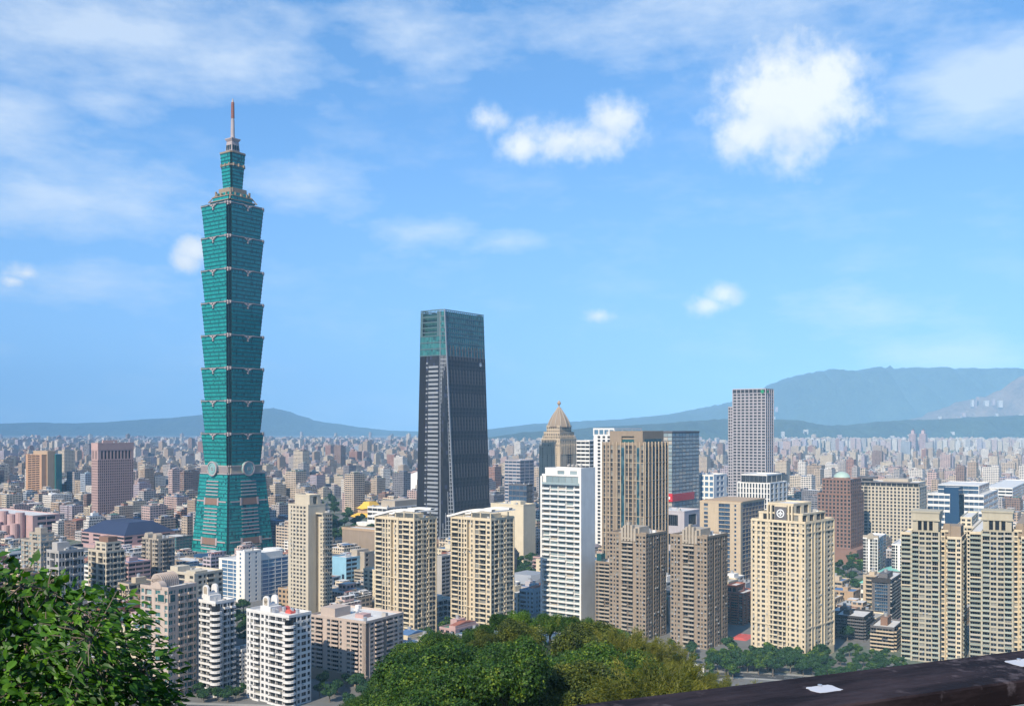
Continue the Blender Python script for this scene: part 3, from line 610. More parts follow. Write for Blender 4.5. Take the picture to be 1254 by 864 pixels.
# ------------------------------------------------------------------ the dark tower with the folded corner
def dark_tower():
    Y = 1075; bT = Tower('office_skyscraper', 'dark folded glass skyscraper with a teal crown and a pale banded flank', 'skyscraper', 509, 546, 601, 378, Y, 'fin_dark')
    root = bT.root; H = bT.H; zz = bT.z
    tp = Tower('tmp', None, None, 515.5, 543, 592, 378, Y, 'fin_dark'); bpy.data.objects.remove(tp.root); BLOCKED.pop()
    # outlines in the frame of the ground plan: folded corner wide below, narrow above
    def plan(q, ox, oy, a, b): x0, x1, y0, y1 = -q.w/2+ox, q.w/2+ox, -q.d/2+oy, q.d/2+oy; return [(x0,y0),(x1-a,y0),(x1,y0+b),(x1,y1),(x0,y1)]
    o = tp.c-bT.c; ox, oy = o.dot(bT.u), o.dot(bT.v2)
    pb, pt = plan(bT, 0, 0, 8.5, 16.5), plan(tp, ox, oy, 5.0, 1.8)
    L = lambda f: [(p[0]*(1-f)+q[0]*f, p[1]*(1-f)+q[1]*f) for p, q in zip(pb, pt)]
    fs = zz(435)/H                                # where the teal crown begins
    q = lambda i, f0, f1: [(*L(f0)[i], H*f0), (*L(f0)[(i+1) % 5], H*f0), (*L(f1)[(i+1) % 5], H*f1), (*L(f1)[i], H*f1)]
    m = MB(); m.loft([(L(0), 0), (L(fs), H*fs)], 0); m.build('curtain_wall', 'night_glass', root)
    m = MB(); cols = 26; nf = 50; Q = q(2, 0, fs)  # the dark right flank: closely set fins and floor lines
    for i in range(cols+1): u = i/cols; m.panel(Q, max(0, u-.006), min(1, u+.006), 0, 1, .55)
    for k in range(nf): m.panel(Q, 0, 1, k/nf, k/nf+.0045, .3)
    m.build('fin', ['fin_dark'], root); 
    m = MB(); Q = q(2, 0, fs)
    for i in range(13): 
        for k in range(0, 50, 6): m.panel(Q, (2*i+.55)/cols, (2*i+.85)/cols, (k+1)/nf, (k+4.6)/nf, .62)
    tag(m.build('blind_strip', 'wall_dark_grey', root), kind='stuff')
    m = MB(); Q = q(1, 0, fs)                     # the glass fold
    for i in range(6): u = i/5; m.panel(Q, max(0, u-.02), min(1, u+.02), 0, 1, .35)
    for k in range(nf): m.panel(Q, 0, 1, k/nf, k/nf+.004, .25)
    m.build('fold_grid', 'frame', root)
    m = MB(); Q = q(2, 0, 1); m.panel(Q, -.012, .012, 0, 1, .9); m.panel(q(1, 0, 1), -.03, .03, 0, 1, .8); m.build('edge_strip', 'fin_pale', root)
    m = MB(); Q = q(0, 0, fs); nb = 46            # the left flank: dark pier, slot and pale bands
    for i in range(9): u = .02+i*.034; m.panel(Q, u, u+.012, 0, 1, .7, 1)
    for k in range(nb):
        if k < nb-2: m.panel(Q, .47, .93, (k+.18)/nb, (k+.66)/nb, .9, 0)
        m.panel(Q, .33, .41, (k+.2)/nb, (k+.5)/nb, .4, 0 if k % 3 else 1)
    m.build('band', ['fin_pale', 'fin_dark'], root)
    m = MB(); e = L(fs); f1 = zz(411)/H
    m.loft([(L(fs), H*fs), (L(f1), H*f1)], 0, 1)
    sc = lambda P, k: [(p[0]*k+(1-k)*sum(a for a, b in P)/5, p[1]*k+(1-k)*sum(b for a, b in P)/5) for p in P]
    m.loft([(sc(L(f1), .86), H*f1), (sc(L(.985), .86), H*.985)], 1, 1)
    cr = m.build('crown', ['crown_glass', 'glass_teal'], root)
    m = MB()
    for i in (0, 1, 2, 3, 4):
        Q = q(i, fs, 1); n = (14, 3, 20, 12, 18)[i]
        for k in range(n+1): u = k/n; m.panel(Q, max(0, u-.05/n-.002), min(1, u+.05/n+.002), 0, 1, .3)
        for v in (0, .14, .28, .42, .50, .60, .72, .84, .975): m.panel(Q, 0, 1, v, v+.022, .38)
    m.build('crown_lattice', 'frame_teal', cr)
    m = MB()
    for i in (1, 2, 3, 4):                         # glass screen round the open top
        Q = q(i, f1, .992); Q = [Vector(p) for p in Q]; m.panel([tuple(p) for p in Q], 0, 1, 0, 1, .06)
    m.build('screen', 'crown_glass', cr)
    m = MB(); Q = q(0, f1, .992)
    for (a, b_) in ((0,.12),(.86,1)): m.panel(Q, a, b_, 0, 1, .3)
    for k in range(5): m.panel(Q, .12, .86, .15+.2*k, .17+.2*k, .3)
    m.build('truss', 'frame_teal', cr)
    m = MB(); Q = q(2, 0, 1); A, B_, C, D = [Vector(p) for p in Q]; v = zz(443)/H; u = .86
    p = (A*(1-u)+B_*u)*(1-v)+(D*(1-u)+C*u)*v
    t = (B_-A).normalized(); n = (B_-A).cross(D-A).normalized(); up = n.cross(t)
    def P(a, b, o): return tuple(p+t*a+up*b+n*o)
    r = 2.3
    for k in range(20):
        a0, a1 = 2*pi*k/20, 2*pi*(k+1)/20
        m.face([P(r*cos(a0), r*sin(a0), 1.0), P(r*cos(a1), r*sin(a1), 1.0), P(.84*r*cos(a1), .84*r*sin(a1), 1.0), P(.84*r*cos(a0), .84*r*sin(a0), 1.0)])
    m.face([P(-1.5,-.9,1.05), P(1.5,-.9,1.05), P(.5,1.0,1.05), P(-.2,1.3,1.05)]); m.face([P(-1.2,-1.5,1.05), P(1.2,-1.5,1.05), P(1.2,-1.1,1.05), P(-1.2,-1.1,1.05)])
    m.build('emblem', 'emblem_white', root)
dark_tower()

def emblem_front(T, x, z, r, y, plate=True):      # round mark on a dark plate on a front wall
    m = MB()
    if plate: m.box(x-r*1.55, x+r*1.55, y-.25, y, z-r*1.9, z+r*1.6, 1)
    ring_y(m, x, y-.45, y-.2, z, r, r*.78, 24, 0)
    for a in range(4): disc_y(m, x+.36*r*cos(a*pi/2), y-.42, y-.2, z+.36*r*sin(a*pi/2), r*.2, 10, 0)
    disc_y(m, x, y-.44, y-.2, z, r*.13, 8, 0)
    return m.build('emblem', ['emblem_white', 'wall_dark_grey'], T.root)
def arch_prism(m, cx, y0, y1, w, z0, h, n=12, mi=0):   # upright wall with a rounded top
    P = [(cx-w/2, z0), (cx+w/2, z0)]+[(cx+w/2*cos(pi*i/n), z0+h+w/2*sin(pi*i/n)) for i in range(n+1)]
    k = len(m.v); c = len(P); m.v += [(a, y0, b) for a, b in P]+[(a, y1, b) for a, b in P]
    m.f.append(tuple(k+i for i in range(c))); m.m.append(mi); m.uv.append(None)
    m.f.append(tuple(k+c+i for i in reversed(range(c)))); m.m.append(mi); m.uv.append(None)
    for i in range(c):
        j = (i+1) % c; m.f.append((k+i, k+c+i, k+c+j, k+j)); m.m.append(mi); m.uv.append(None)
def hip_roof(T, name, x0, x1, y0, y1, z0, h, inset, mat, parent=None):
    m = MB(); e = .8
    lo = [(x0-e,y0-e),(x1+e,y0-e),(x1+e,y1+e),(x0-e,y1+e)]; hi = [(x0+inset,y0+inset),(x1-inset,y0+inset),(x1-inset,y1-inset),(x0+inset,y1-inset)]
    m.loft([(lo, z0), (lo, z0+.4), (hi, z0+h)], 0, 0); return T.part(name, m, mat, parent)

paint('wall_rose', (.50,.355,.35), streak=.08)
# ------------------------------------------------------------------ towers of the left half
t = Tower('office_tower', 'broad pinkish brown office tower with dense square windows and dark tall top windows', 'office tower', 112, 120, 163.5, 543, 1380, 'wall_rose', 'glass_dim')
zt = t.z(563); t.block(t.x0, t.x1, t.y0, t.y1, 0, zt, 25, 'tttttttttt', 't'*19, roof=False); zt2 = t.z(551)
t.block(t.x0, t.x1, t.y0, t.y1, zt+.01, zt2, 1, 'svvsvvs', 's'+'v'*9+'s', roof=False); t.block(t.x0-.3, t.x1+.3, t.y0-.3, t.y1+.3, zt2, t.H, 1, 's', 's', par=1)
t.box('penthouse', t.x0+8, t.x1-6, t.fy(.2), t.fy(.6), t.H, t.z(539), 'wall_rose'); t.plant(t.H, 5, 3); t.finish()
t = Tower('office_tower', 'orange brown office tower with narrow ribbon windows and a teal glass side', 'office tower', 31.5, 51, 64, 557, 1720, 'wall_orange', 'glass_dim')
t.block(t.x0, t.x1, t.y0, t.y1, 0, t.H, 28, 'shhhs', 'sss', plinth=0); t.box('shaft', t.x0+9, t.x1+3, t.y0+9, t.y1+4, 0, t.z(552), 'wall_tan'); t.box('glass_wing', t.x0+10, t.x1+7, t.y0+22, t.y1+14, 0, t.z(556), 'glass_teal'); t.plant(t.H, 4, 8); t.finish()

def drums():                                      # pink stepped complex of round bays
    t = Tower('exhibition_hall', 'pink hall of stepped round drums with a long plain slab at left', 'hall', -30, 40, 80, 632, 1230, 'wall_pink', 'glass_dim', depth=36)
    t.main(4, 'ssshhss', 'shhs'); 
    m = MB()
    for r in range(4):
        for c in range(7):
            zt = t.z(628+r*13+(c % 2)*3); m.cyl(t.x0+3+c*(t.w-24)/6, t.y0-5-r*7, 5.6, 0, zt, 14)
    t.part('drum', m, 'wall_pink'); t.finish()
drums()
t = Tower('convention_hall', 'pink stone convention hall with wide blue hipped roof, in front of the pinkish brown tower', 'hall', 100, 152, 214, 657, 1120, 'wall_pink', 'glass_dim')
t.main(3, 'hshshsh', 'hshshshs', par=.8); hip_roof(t, 'roof', t.x0+1, t.x1-1, t.y0+1, t.y1-1, t.H+.9, 13, 17, 'navy_roof')
for k, (a, b, z1) in enumerate(((.0,.3,672),(.35,.62,668),(.66,1.0,675))): t.box('annex', t.fx(a), t.fx(b), t.y0-16, t.y0-.2, 0, t.z(z1), 'wall_pink')
t.box('annex', t.x0-14, t.x1+4, t.y0-44, t.y0-17, 0, t.z(683), 'wall_pink'); t.box('annex', t.fx(.2), t.fx(.8), t.y0-60, t.y0-45, 0, t.z(690), 'wall_pink'); t.box('annex', t.x1+.2, t.x1+14, t.fy(.1), t.fy(.9), 0, t.z(668), 'wall_pink'); t.finish()

t = Tower('apartment_tower', 'grey apartment tower with two domed roof bays, just left of the pagoda tower base', 'apartment tower', 174, 194, 214, 661, 800, 'wall_warm_grey', frame='frame_white')
t.main(13, 'bwnrwb', 'nwbrbw'); m = MB()
for x in (.28, .8): m.box(t.fx(x)-2.6, t.fx(x)+2.6, t.y0-.6, t.y0+5, t.H, t.H+2.6); arch_prism(m, t.fx(x), t.y0-.4, t.y0+5, 5, t.H+2.6, .2)
t.part('roof_bay', m, 'wall_warm_grey'); t.plant(t.H, 4, 5); t.finish()
t = Tower('apartment_tower', 'stepped off white apartment tower with green tinted balconies, left of the grey blocks', 'apartment tower', 26, 50, 74, 664, 760, 'wall_warm_grey', 'glass_pale')
t.main(13, 'wbwsbw', 'wbwbw'); t.block(t.fx(.2), t.fx(.8), t.fy(.2), t.fy(.9), t.H, t.z(655), 2, 'wbw', 'ww'); t.stair(t.fx(.35), t.fx(.65), t.fy(.35), t.fy(.7), t.z(655), t.z(648)); t.finish()
t = Tower('apartment_block', 'pale grey apartment block with a roof garden hedge, behind the leafy foreground tree', 'apartment block', 57, 72, 103, 676, 690, 'wall_grey'); t.main(9, 'wbw', 'wwbwbww'); t.stair(t.x0+2, t.x0+9, t.y0+3, t.y0+12, t.H, t.H+6); t.plant(t.H, 4, 14); t.finish()
t = Tower('apartment_block', 'sand coloured stepped apartment block with deep white balconies, left of the domed grey tower', 'apartment block', 108, 130, 153, 676, 720, 'wall_stone'); t.main(11, 'wbsbw', 'bwbwb'); t.block(t.fx(.3), t.fx(.9), t.fy(.1), t.fy(.9), t.H, t.z(666), 2, 'ww', 'ww'); t.box('penthouse', t.fx(.4), t.fx(.9), t.fy(.2), t.fy(.7), t.z(666), t.z(658), 'wall_brown'); t.finish()

t = Tower('apartment_tower', 'brown stone apartment tower with ribbed arched crown and big teal corner windows', 'apartment tower', 172, 206, 241, 722, 500, 'wall_pinkgrey', 'glass_teal', frame='frame_white', theta=30)
t.main(15, 'wbsWsw', 'Wnsbwbw', par=1.3); m = MB(); w = t.w
for k in range(9): arch_prism(m, t.x0+w*.36, t.y0+4+k*1.25, t.y0+4.65+k*1.25, w*.42, t.H, 2.5)
arch_prism(m, t.x0+w*.36, t.y0+4, t.y0+15.2, w*.39, t.H, 2.3); arch_prism(m, t.x0+w*.62, t.y0-.5, t.y0+3.4, w*.3, t.H, .6); t.part('arched_crown', m, ['wall_pinkgrey'])
m = MB(); m.box(t.fx(.63), t.fx(.9), t.y0-.35, t.y0+.2, t.z(738), t.z(727.5), 0); m.box(t.fx(.655), t.fx(.875), t.y0-.45, t.y0-.3, t.z(737), t.z(728.5), 1); m.box(t.x1-.2, t.x1+.35, t.fy(.04), t.fy(.24), t.z(738), t.z(727.5), 0); m.box(t.x1+.3, t.x1+.45, t.fy(.06), t.fy(.22), t.z(737), t.z(728.5), 1); t.part('corner_window', m, ['wall_pinkgrey', 'glass_teal']); t.plant(t.H, 3, 2, y0=t.fy(.6)); t.finish()
t = Tower('apartment_tower', 'cream stone apartment tower with flat shaft tops, behind the brown arched tower', 'apartment tower', 205, 238, 273, 704, 585, 'wall_stone', theta=34); t.main(16, 'wsbsw', 'swnbsw')
for a, b, z1 in ((.02,.3,697),(.62,.95,700)): t.box('roof_shaft', t.fx(a), t.fx(b), t.fy(.08), t.fy(.5), t.H, t.z(z1), 'wall_stone')
t.plant(t.H, 4, 9); t.finish()
def white_arch_tower(label, xl, xc, xr, top, Y, Lp, Rp, arch_f, red=False, **k):
    t = Tower('apartment_tower', label, 'apartment tower', xl, xc, xr, top, Y, 'wall_offwhite', balc='wall_offwhite', balc_out=1.3, **k)
    nf = int(t.H/3.05); t.main(nf, Lp, Rp, par=1.2)
    m = MB(); cx = t.fx(arch_f); w = 4.6; yy = t.y0+3
    m.box(cx-w*.85, cx+w*.85, yy-.2, yy+7, t.H, t.H+3.0); arch_prism(m, cx, yy, yy+1.0, w, t.H+3, 3.0); arch_prism(m, cx, yy+5.5, yy+6.5, w, t.H+3, 3.0); m.box(cx-w/2, cx+w/2, yy+1, yy+5.5, t.H+3, t.H+4)
    ar = t.part('arched_roof_house', m, 'wall_offwhite'); m = MB(); disc_y(m, cx, yy-.15, yy+.1, t.H+6.0, 1.5, 16); m.box(cx-1.3, cx+1.3, yy-.15, yy+.1, t.H+3.6, t.H+6.0); m.build('arch_recess', 'wall_warm_grey', ar)
    if red:
        m = MB(); arch_prism(m, t.fx(.72), t.fy(.5), t.fy(.75), 4.2, t.H, .1); arch_prism(m, t.fx(.52), t.fy(.70), t.fy(.9), 3.4, t.H, .8); t.part('vault_roof', m, 'roof_red')
    # half-round balcony corner
    m = MB()
    for f in range(nf): m.cyl(t.x1-.6, t.y0+.6, 3.1, f*3.05+.4, f*3.05+1.5, 14); m.cyl(t.x1-.6, t.y0+.6, 3.2, f*3.05+.25, f*3.05+.42, 14)
    m.cyl(t.x1-.6, t.y0+.6, 2.2, 0, t.H-1, 12, 1); tag(t.part('round_balcony', m, ['wall_offwhite', 'glass']), kind='stuff')
    t.plant(t.H, 5, int(xl)); return t.finish()
white_arch_tower('slim white apartment tower with an arched roof house, right of the brown arched tower', 238, 264, 287, 739, 508, 'wwbbw', 'rkwbwb', .30)
white_arch_tower('wide white apartment tower with an arched roof house and red vaulted roofs', 302, 354, 381, 756, 488, 'nwbwwbbb', 'rkwWw', .35, red=True)
t = Tower('apartment_block', 'low white block with planted setback terraces, squeezed between the two white arched towers', 'apartment block', 284, 296, 312, 797, 520, 'wall_offwhite'); t.main(9, 'bwb', 'wbw'); t.plant(t.H, 3, 77); t.finish()

def ell():
    t = Tower('office_block', 'white block with blue ribbon glass wings and plain white core, below the pagoda tower', 'office block', 268, 300, 353, 688, 780, 'wall_white', 'glass_sky')
    t.main(10, 'sgggg', 'sgggggg'); H2 = t.z(676)
    t.block(t.x1-9, t.x1+1.5, t.y0-1.5, t.y0+15, 0, H2, 12, 'sns', 'snsns'); m = MB(); m.box(t.x1-14, t.x1+0, t.y0+16, t.y1-6, t.H, H2-2); m.cyl(t.x1-10, t.y1-8, 8, t.H, H2-1, 18); t.part('penthouse', m, 'wall_white'); t.plant(H2, 3, 4, t.x1-9, t.x1, t.y0, t.y0+14); t.finish()
ell()
t = Tower('office_block', 'low brown stone block with square windows at the foot of the pagoda tower', 'office block', 205, 246, 268, 690, 900, 'wall_taupe'); t.main(4, 'sdddddd', 'ddd'); t.plant(t.H, 3, 12); t.finish()
t = Tower('glass_pavilion', 'dark glass wedge pavilion standing against the pagoda tower base', 'pavilion', 237, 262, 276, 676, 960, 'glass_blue'); m = MB(); m.loft([([(t.x0,t.y0),(t.x1,t.y0),(t.x1,t.y1),(t.x0,t.y1)], 0), ([(t.x0,t.y0),(t.x1,t.y0),(t.x1,t.y1),(t.x0,t.y1)], t.H*.6)], 0)
m.face([(t.x0,t.y0,t.H*.6),(t.x1,t.y0,t.H*.6),(t.x1,t.y0+1,t.H),(t.x0,t.y0+1,t.H*.75)]); m.face([(t.x1,t.y0,t.H*.6),(t.x1,t.y1,t.H*.6),(t.x1,t.y1,t.H),(t.x1,t.y0+1,t.H)]); m.face([(t.x0,t.y0+1,t.H*.75),(t.x1,t.y0+1,t.H),(t.x1,t.y1,t.H),(t.x0,t.y1,t.H*.75)]); t.part('glass_shell', m, 'glass_blue')
m = MB(); Q = [(t.x0,t.y0,0),(t.x1,t.y0,0),(t.x1,t.y0,t.H*.6),(t.x0,t.y0,t.H*.6)]
for k in range(9): m.panel(Q, max(0, k/8-.006), min(1, k/8+.006), 0, 1, .15)
t.part('mullion', m, 'frame')
t = Tower('glass_block', 'flat dark teal glass block left of the pagoda tower base', 'office block', 196, 216, 236, 658, 1090, 'glass_teal', 'glass_teal'); t.wall = 'wall_dark_grey'; t.main(5, 'ggggg', 'ggggg'); t.plant(t.H, 3, 6); t.finish()

t = Tower('apartment_tower', 'tall pale stone apartment tower with a dark central slot and a boxy penthouse', 'apartment tower', 353, 383, 404, 620, 690, 'wall_stone', theta=38)
t.block(t.x0, t.fx(.82), t.y0, t.y1, 0, t.H, 30, 'snwwwws', 'ss'); t.block(t.fx(.82), t.x1+2.5, t.y0+7, t.y1, 0, t.z(630), 28, 'r', 'bwwW', par=1); t.block(t.fx(.2), t.fx(.8), t.fy(.1), t.fy(.75), t.H, t.z(608), 1, 'sss', 'srs'); t.plant(t.z(630), 2, 3, t.fx(.84), t.x1+4, t.y0+10, t.y1); t.finish()
t = Tower('office_block', 'light blue block with a grey stair shaft and a bright mural at its foot', 'office block', 406, 424, 470, 684, 800, 'wall_sky_blue', 'glass_dim')
t.main(9, 'sss', 'hhshhhsh'); t.block(t.x1-.2, t.x1+5, t.fy(.36), t.fy(.62), 0, t.z(679), 9, 'ss', 'ns', mi=1); t.block(t.x1+.1, t.x1+16, t.fy(.2), t.fy(.36), 0, t.z(700), 8, 'hh', 'hs', mi=1)
t.part('wall', t.mb, ['wall_sky_blue', 'wall_warm_grey'])
t.mb = MB(); m = MB(); r = random.Random(4)
for k in range(26):
    a, z0 = r.uniform(.02,.8), r.uniform(1,15); m.box(t.fx(a), t.fx(a+r.uniform(.06,.18)), t.y0-.1-.01*k, t.y0-.02, z0, z0+r.uniform(1.5,5), k % 4)
t.part('mural', m, ['wall_orange', 'wall_sky_blue', 'red_paint', 'wall_navy']); t.box('stair_house', t.fx(.3), t.fx(.7), t.fy(.4), t.fy(.7), t.H, t.H+5, 'wall_warm_grey'); t.plant(t.H, 6, 21); t.finish()
t = Tower('apartment_block', 'cream block with rows of small windows, tucked behind the first cream lattice tower', 'apartment block', 445, 470, 500, 700, 735, 'wall_pale_cream'); t.main(10, 'wwww', 'wwwww'); t.finish()
t = Tower('apartment_block', 'low beige apartment block of four wings with stacked balconies, in front of the trees', 'apartment block', 380, 448, 494, 763, 528, 'wall_pinkgrey', theta=32)
t.wall = 'wall_pinkgrey'; t.main(14, 'wbswbnswbns', 'rwbrbww'); t.box('stair_house', t.fx(.12), t.fx(.38), t.fy(.1), t.fy(.5), t.H, t.H+5, 'wall_pinkgrey'); t.box('stair_house', t.fx(.6), t.fx(.75), t.fy(.3), t.fy(.5), t.H, t.H+2, 'wall_pink'); t.box('podium', t.x0-2, t.x1+2, t.y0-2.5, t.y0-.2, 0, 6, 'wall_taupe'); t.plant(t.H, 7, 15); t.finish()

def lattice_tower(label, xl, xc, xr, top, Y):
    t = Tower('apartment_tower', label, 'apartment tower', xl, xc, xr, top, Y, 'wall_cream', 'glass', theta=38, balc='wall_pale_cream', balc_out=.6, group='cream lattice towers')
    t.main(24, 'bgnrngbw', 'dbwbd', par=1.3)
    m = MB()                                       # raised lattice of piers and belts
    for f in range(0, 25, 6): m.box(t.x0-.35, t.x1+.35, t.y0-.35, t.y0-.02, f*t.H/24.2, f*t.H/24.2+.5)
    for x in (0, .27, .60, 1): m.box(t.fx(x)-.45, t.fx(x)+.45, t.y0-.5, t.y0-.05, 0, t.H+1)
    for y in (0, .33, .66, 1): m.box(t.x1+.05, t.x1+.5, t.fy(y)-.4, t.fy(y)+.4, 0, t.H+1)
    t.part('pier', m, 'wall_cream')
    m = MB(); n = 16; L = t.w+4                    # swept white roof canopy on columns
    for k in range(n):
        q = lambda i: (t.x0-3.5+(L+1)*i/n, t.H+.4+6.0*sin(min(1, i/n*1.3)*pi/2)**1.3-.6*(i/n))
        (xa, za), (xb, zb) = q(k), q(k+1)
        for (y0, y1) in ((t.y0-1, t.y0+3.0), (t.y1-7, t.y1-3)):
            m.face([(xa,y0,za),(xb,y0,zb),(xb,y0,zb+1.3),(xa,y0,za+1.3)]); m.face([(xa,y0,za+1.3),(xb,y0,zb+1.3),(xb,y1,zb+1.3),(xa,y1,za+1.3)]); m.face([(xa,y1,za),(xb,y1,zb),(xb,y0,zb),(xa,y0,za)]); m.face([(xb,y1,zb),(xa,y1,za),(xa,y1,za+1.3),(xb,y1,zb+1.3)])
    m.box(t.x1-1, t.x1+1.5, t.y0, t.y1, t.H+5.3, t.H+6.1, bottom=True)
    cp = t.part('canopy', m, 'wall_white')
    for x in (.3, .5, .72, .97):
        for y in (t.y0+.8, t.y1-5): m = MB(); m.box(t.fx(x)-.35, t.fx(x)+.35, y, y+.6, t.H, t.H+4.4); m.build('column', 'wall_cream', cp)
    t.box('penthouse', t.fx(.35), t.fx(.85), t.fy(.25), t.fy(.7), t.H, t.H+3.6, 'wall_cream'); t.plant(t.H, 5, int(xl)); return t.finish()
lattice_tower('left one of the two cream lattice towers with a swept white roof canopy', 460, 507, 534, 637, 645)
lattice_tower('right one of the two cream lattice towers with a swept white roof canopy', 553, 601, 629, 637, 645)
t = Tower('office_block', 'grey white banded office block between the two cream lattice towers', 'office block', 533, 541, 556, 682, 760, 'wall_grey', 'glass_dim'); t.main(13, 'ss', 'hhh'); t.finish()
t = Tower('windowless_hall', 'windowless brown box hall beside the park trees', 'hall', 419, 462, 478, 650, 985, 'wall_taupe', 'glass_dim'); t.main(1, 's', 's', par=1.4); m = MB(); m.box(t.x0-1, t.x1+1, t.y0-4, t.y0-.2, 0, 5); t.part('plinth', m, 'wall_taupe'); t.box('roof_edge', t.x0-.4, t.x1+.4, t.y0-.4, t.y0-.13, t.H-1, t.H+1.5, 'wall_tan'); t.finish()
def memorial():
    t = Tower('memorial_hall', 'memorial hall with swept golden tile roofs among the park trees', 'hall', 428, 450, 478, 634, 1500, 'wall_tan', 'glass_dim'); t.main(2, 'kskskskskskskskskskssk'.replace('ss','s'), 'kskskskskskskskskskskskss'[:20])
    for (k, z0, h) in ((1.0, t.H, 8), (.62, t.H+12, 11)):
        m = MB(); a, b = t.w/2*k+4*k, t.d/2*k+4*k; pr = []
        for (f, zz) in ((1.0, 0), (.86, .16), (.7, .40), (.52, .72), (.42, 1.0)):
            A, B_ = a*f, b*f; c = .22*(1 if f == 1 else 0)*h; pr.append(([(-A,-B_),(0,-B_),(A,-B_),(A,0),(A,B_),(0,B_),(-A,B_),(-A,0)], z0+zz*h))
        n0 = len(m.v); m.loft(pr, 0, 0)
        for i in (0, 2, 4, 6): m.v[n0+i] = (m.v[n0+i][0]*1.04, m.v[n0+i][1]*1.04, m.v[n0+i][2]+2.2)
        t.part('tiled_roof', m, 'gold_tile')
        if k == 1: t.box('clerestory', -t.w*.3, t.w*.3, -t.d*.3, t.d*.3, t.H+4, t.H+12, 'wall_tan')
    t.finish()
memorial()
t = Tower('office_block', 'low white stepped office block right of the golden roofed hall', 'office block', 450, 474, 520, 622, 1250, 'wall_white', 'glass_dim'); t.main(6, 'hhhh', 'hhhshh'); t.box('penthouse', t.fx(.3), t.x1, t.fy(.2), t.fy(.8), t.H, t.z(614), 'wall_warm_grey'); t.box('podium', t.x0-8, t.x1+6, t.y0-12, t.y0-.3, 0, t.z(640), 'wall_white'); t.plant(t.H, 4, 31); t.finish()
def stadium():
    c = at(528, HY, 2000); o = tag(empty('domed_hall', (c.x, c.y, 0)), 'pale silver domed hall peeping out left of the dark skyscraper', 'hall'); BLOCKED.append((c.x, c.y, 0, 72, 72))
    m = MB(); m.revolve(0, 0, [(68,0),(68,14)], 40); m.build('rim_wall', 'wall_warm_grey', o); m = MB(); m.revolve(0, 0, [(70,14),(66,22),(58,32),(44,42),(26,49),(8,52),(.1,52.4)], 40); m.build('dome_roof', 'wall_white', o, smooth=True)
stadium()

# ------------------------------------------------------------------ towers of the right half
t = Tower('office_block', 'plain sand coloured block with blank walls right of the dark skyscraper', 'office block', 601, 641, 656, 619, 1010, 'wall_pale_cream', 'glass_dim'); t.main(2, 's', 's', par=1.2); t.box('stair_house', t.fx(.5), t.fx(.8), t.fy(.3), t.fy(.7), t.H, t.H+4, 'wall_pale_cream'); t.plant(t.H, 6, 17); t.finish()
t = Tower('office_tower', 'grey blue glass office tower between the dark skyscraper and the domed tower', 'office tower', 618, 637, 654, 564, 1500, 'wall_bluish' if 'wall_bluish' in MAT else 'wall_lavender', 'glass_blue'); t.main(17, 'hhhh', 'ggg'); t.plant(t.H, 4, 2); t.finish()
t = Tower('office_block', 'dark glass office block at the foot of the grey blue office tower', 'office block', 623, 645, 652, 594, 1330, 'wall_dark_grey', 'glass_blue'); t.main(8, 'ggggg', 'gg'); t.plant(t.H, 3, 5); t.finish()
def domed():
    t = Tower('domed_tower', 'beige brown stone tower with stepped shoulders, a ribbed brown dome and ball finial', 'skyscraper', 660, 686, 709, 548, 1290, 'wall_beige', 'glass_dim', theta=38)
    W, D = t.w, t.d; t.main(38, 'ssnssnssnssnss', 'snssnkknssns', par=2)
    for (k, py) in ((.88, 538), (.76, 530), (.62, 522)):
        z0 = t.H if k == .88 else zp; zp = t.z(py); t.block(-W/2*k, W/2*k, -D/2*k, D/2*k, z0, zp, 2, 'nnnnnnn', 'nnnnnnn', par=1.6)
    m = MB()
    for k in range(-5, 6):
        for (kk, zz) in ((.5, t.H+3), (.42, t.z(535))): m.box(k*W*kk/5.6-.6, k*W*kk/5.6+.6, -D*kk-.5, -D*kk+.2, zz-12, zz+2); m.box(W*kk-.2, W*kk+.5, k*D*kk/5.6-.6, k*D*kk/5.6+.6, zz-12, zz+2)
    t.part('buttress', m, 'wall_beige')
    z0 = t.z(522.5); z1 = t.z(500); m = MB(); n = 12
    pr = [(.45, 0), (.43, .14), (.375, .34), (.30, .54), (.215, .73), (.14, .88), (.085, 1.0)]
    m.loft([([(W*r*cos(2*pi*(i+.5)/n), W*r*sin(2*pi*(i+.5)/n)) for i in range(n)], z0+(z1-z0)*f) for r, f in pr], 0, 0); dm = t.part('dome', m, 'wall_taupe'); m = MB()
    for i in range(n): a = 2*pi*(i+.5)/n; m.tube([(W*r*1.01*cos(a), W*r*1.01*sin(a), z0+(z1-z0)*f) for r, f in pr], .55, 5)
    m.build('rib', 'wall_warm_grey', dm)
    m = MB(); m.revolve(0, 0, [(3.4, z1), (3.0, z1+1.5), (1.0, z1+2.2), (.8, z1+5), (2.2, z1+6.2), (2.6, z1+8), (1.6, z1+9.8), (.2, z1+11.5)], 12); t.part('finial', m, 'wall_tan'); t.finish()
domed()
t = Tower('office_tower', 'white office tower with grey floor bands right of the domed tower', 'office tower', 706, 722, 735, 540, 1160, 'wall_white', 'glass_dim'); t.main(26, 'hhh', 'hh'); t.finish()
t = Tower('office_tower', 'tall white tower with an open frame top behind the brown pinnacle tower', 'office tower', 727, 752, 786, 533, 1060, 'wall_white', 'glass_dim'); t.main(34, 'sttts', 'tttttt'); m = MB()
for x in (0, .25, .5, .75, 1): m.box(t.fx(x)-.6, t.fx(x)+.6, t.y0, t.y0+1, t.H, t.z(526))
for y in (.3, .65, 1): m.box(t.x1-1, t.x1, t.fy(y)-.6, t.fy(y)+.6, t.H, t.z(526))
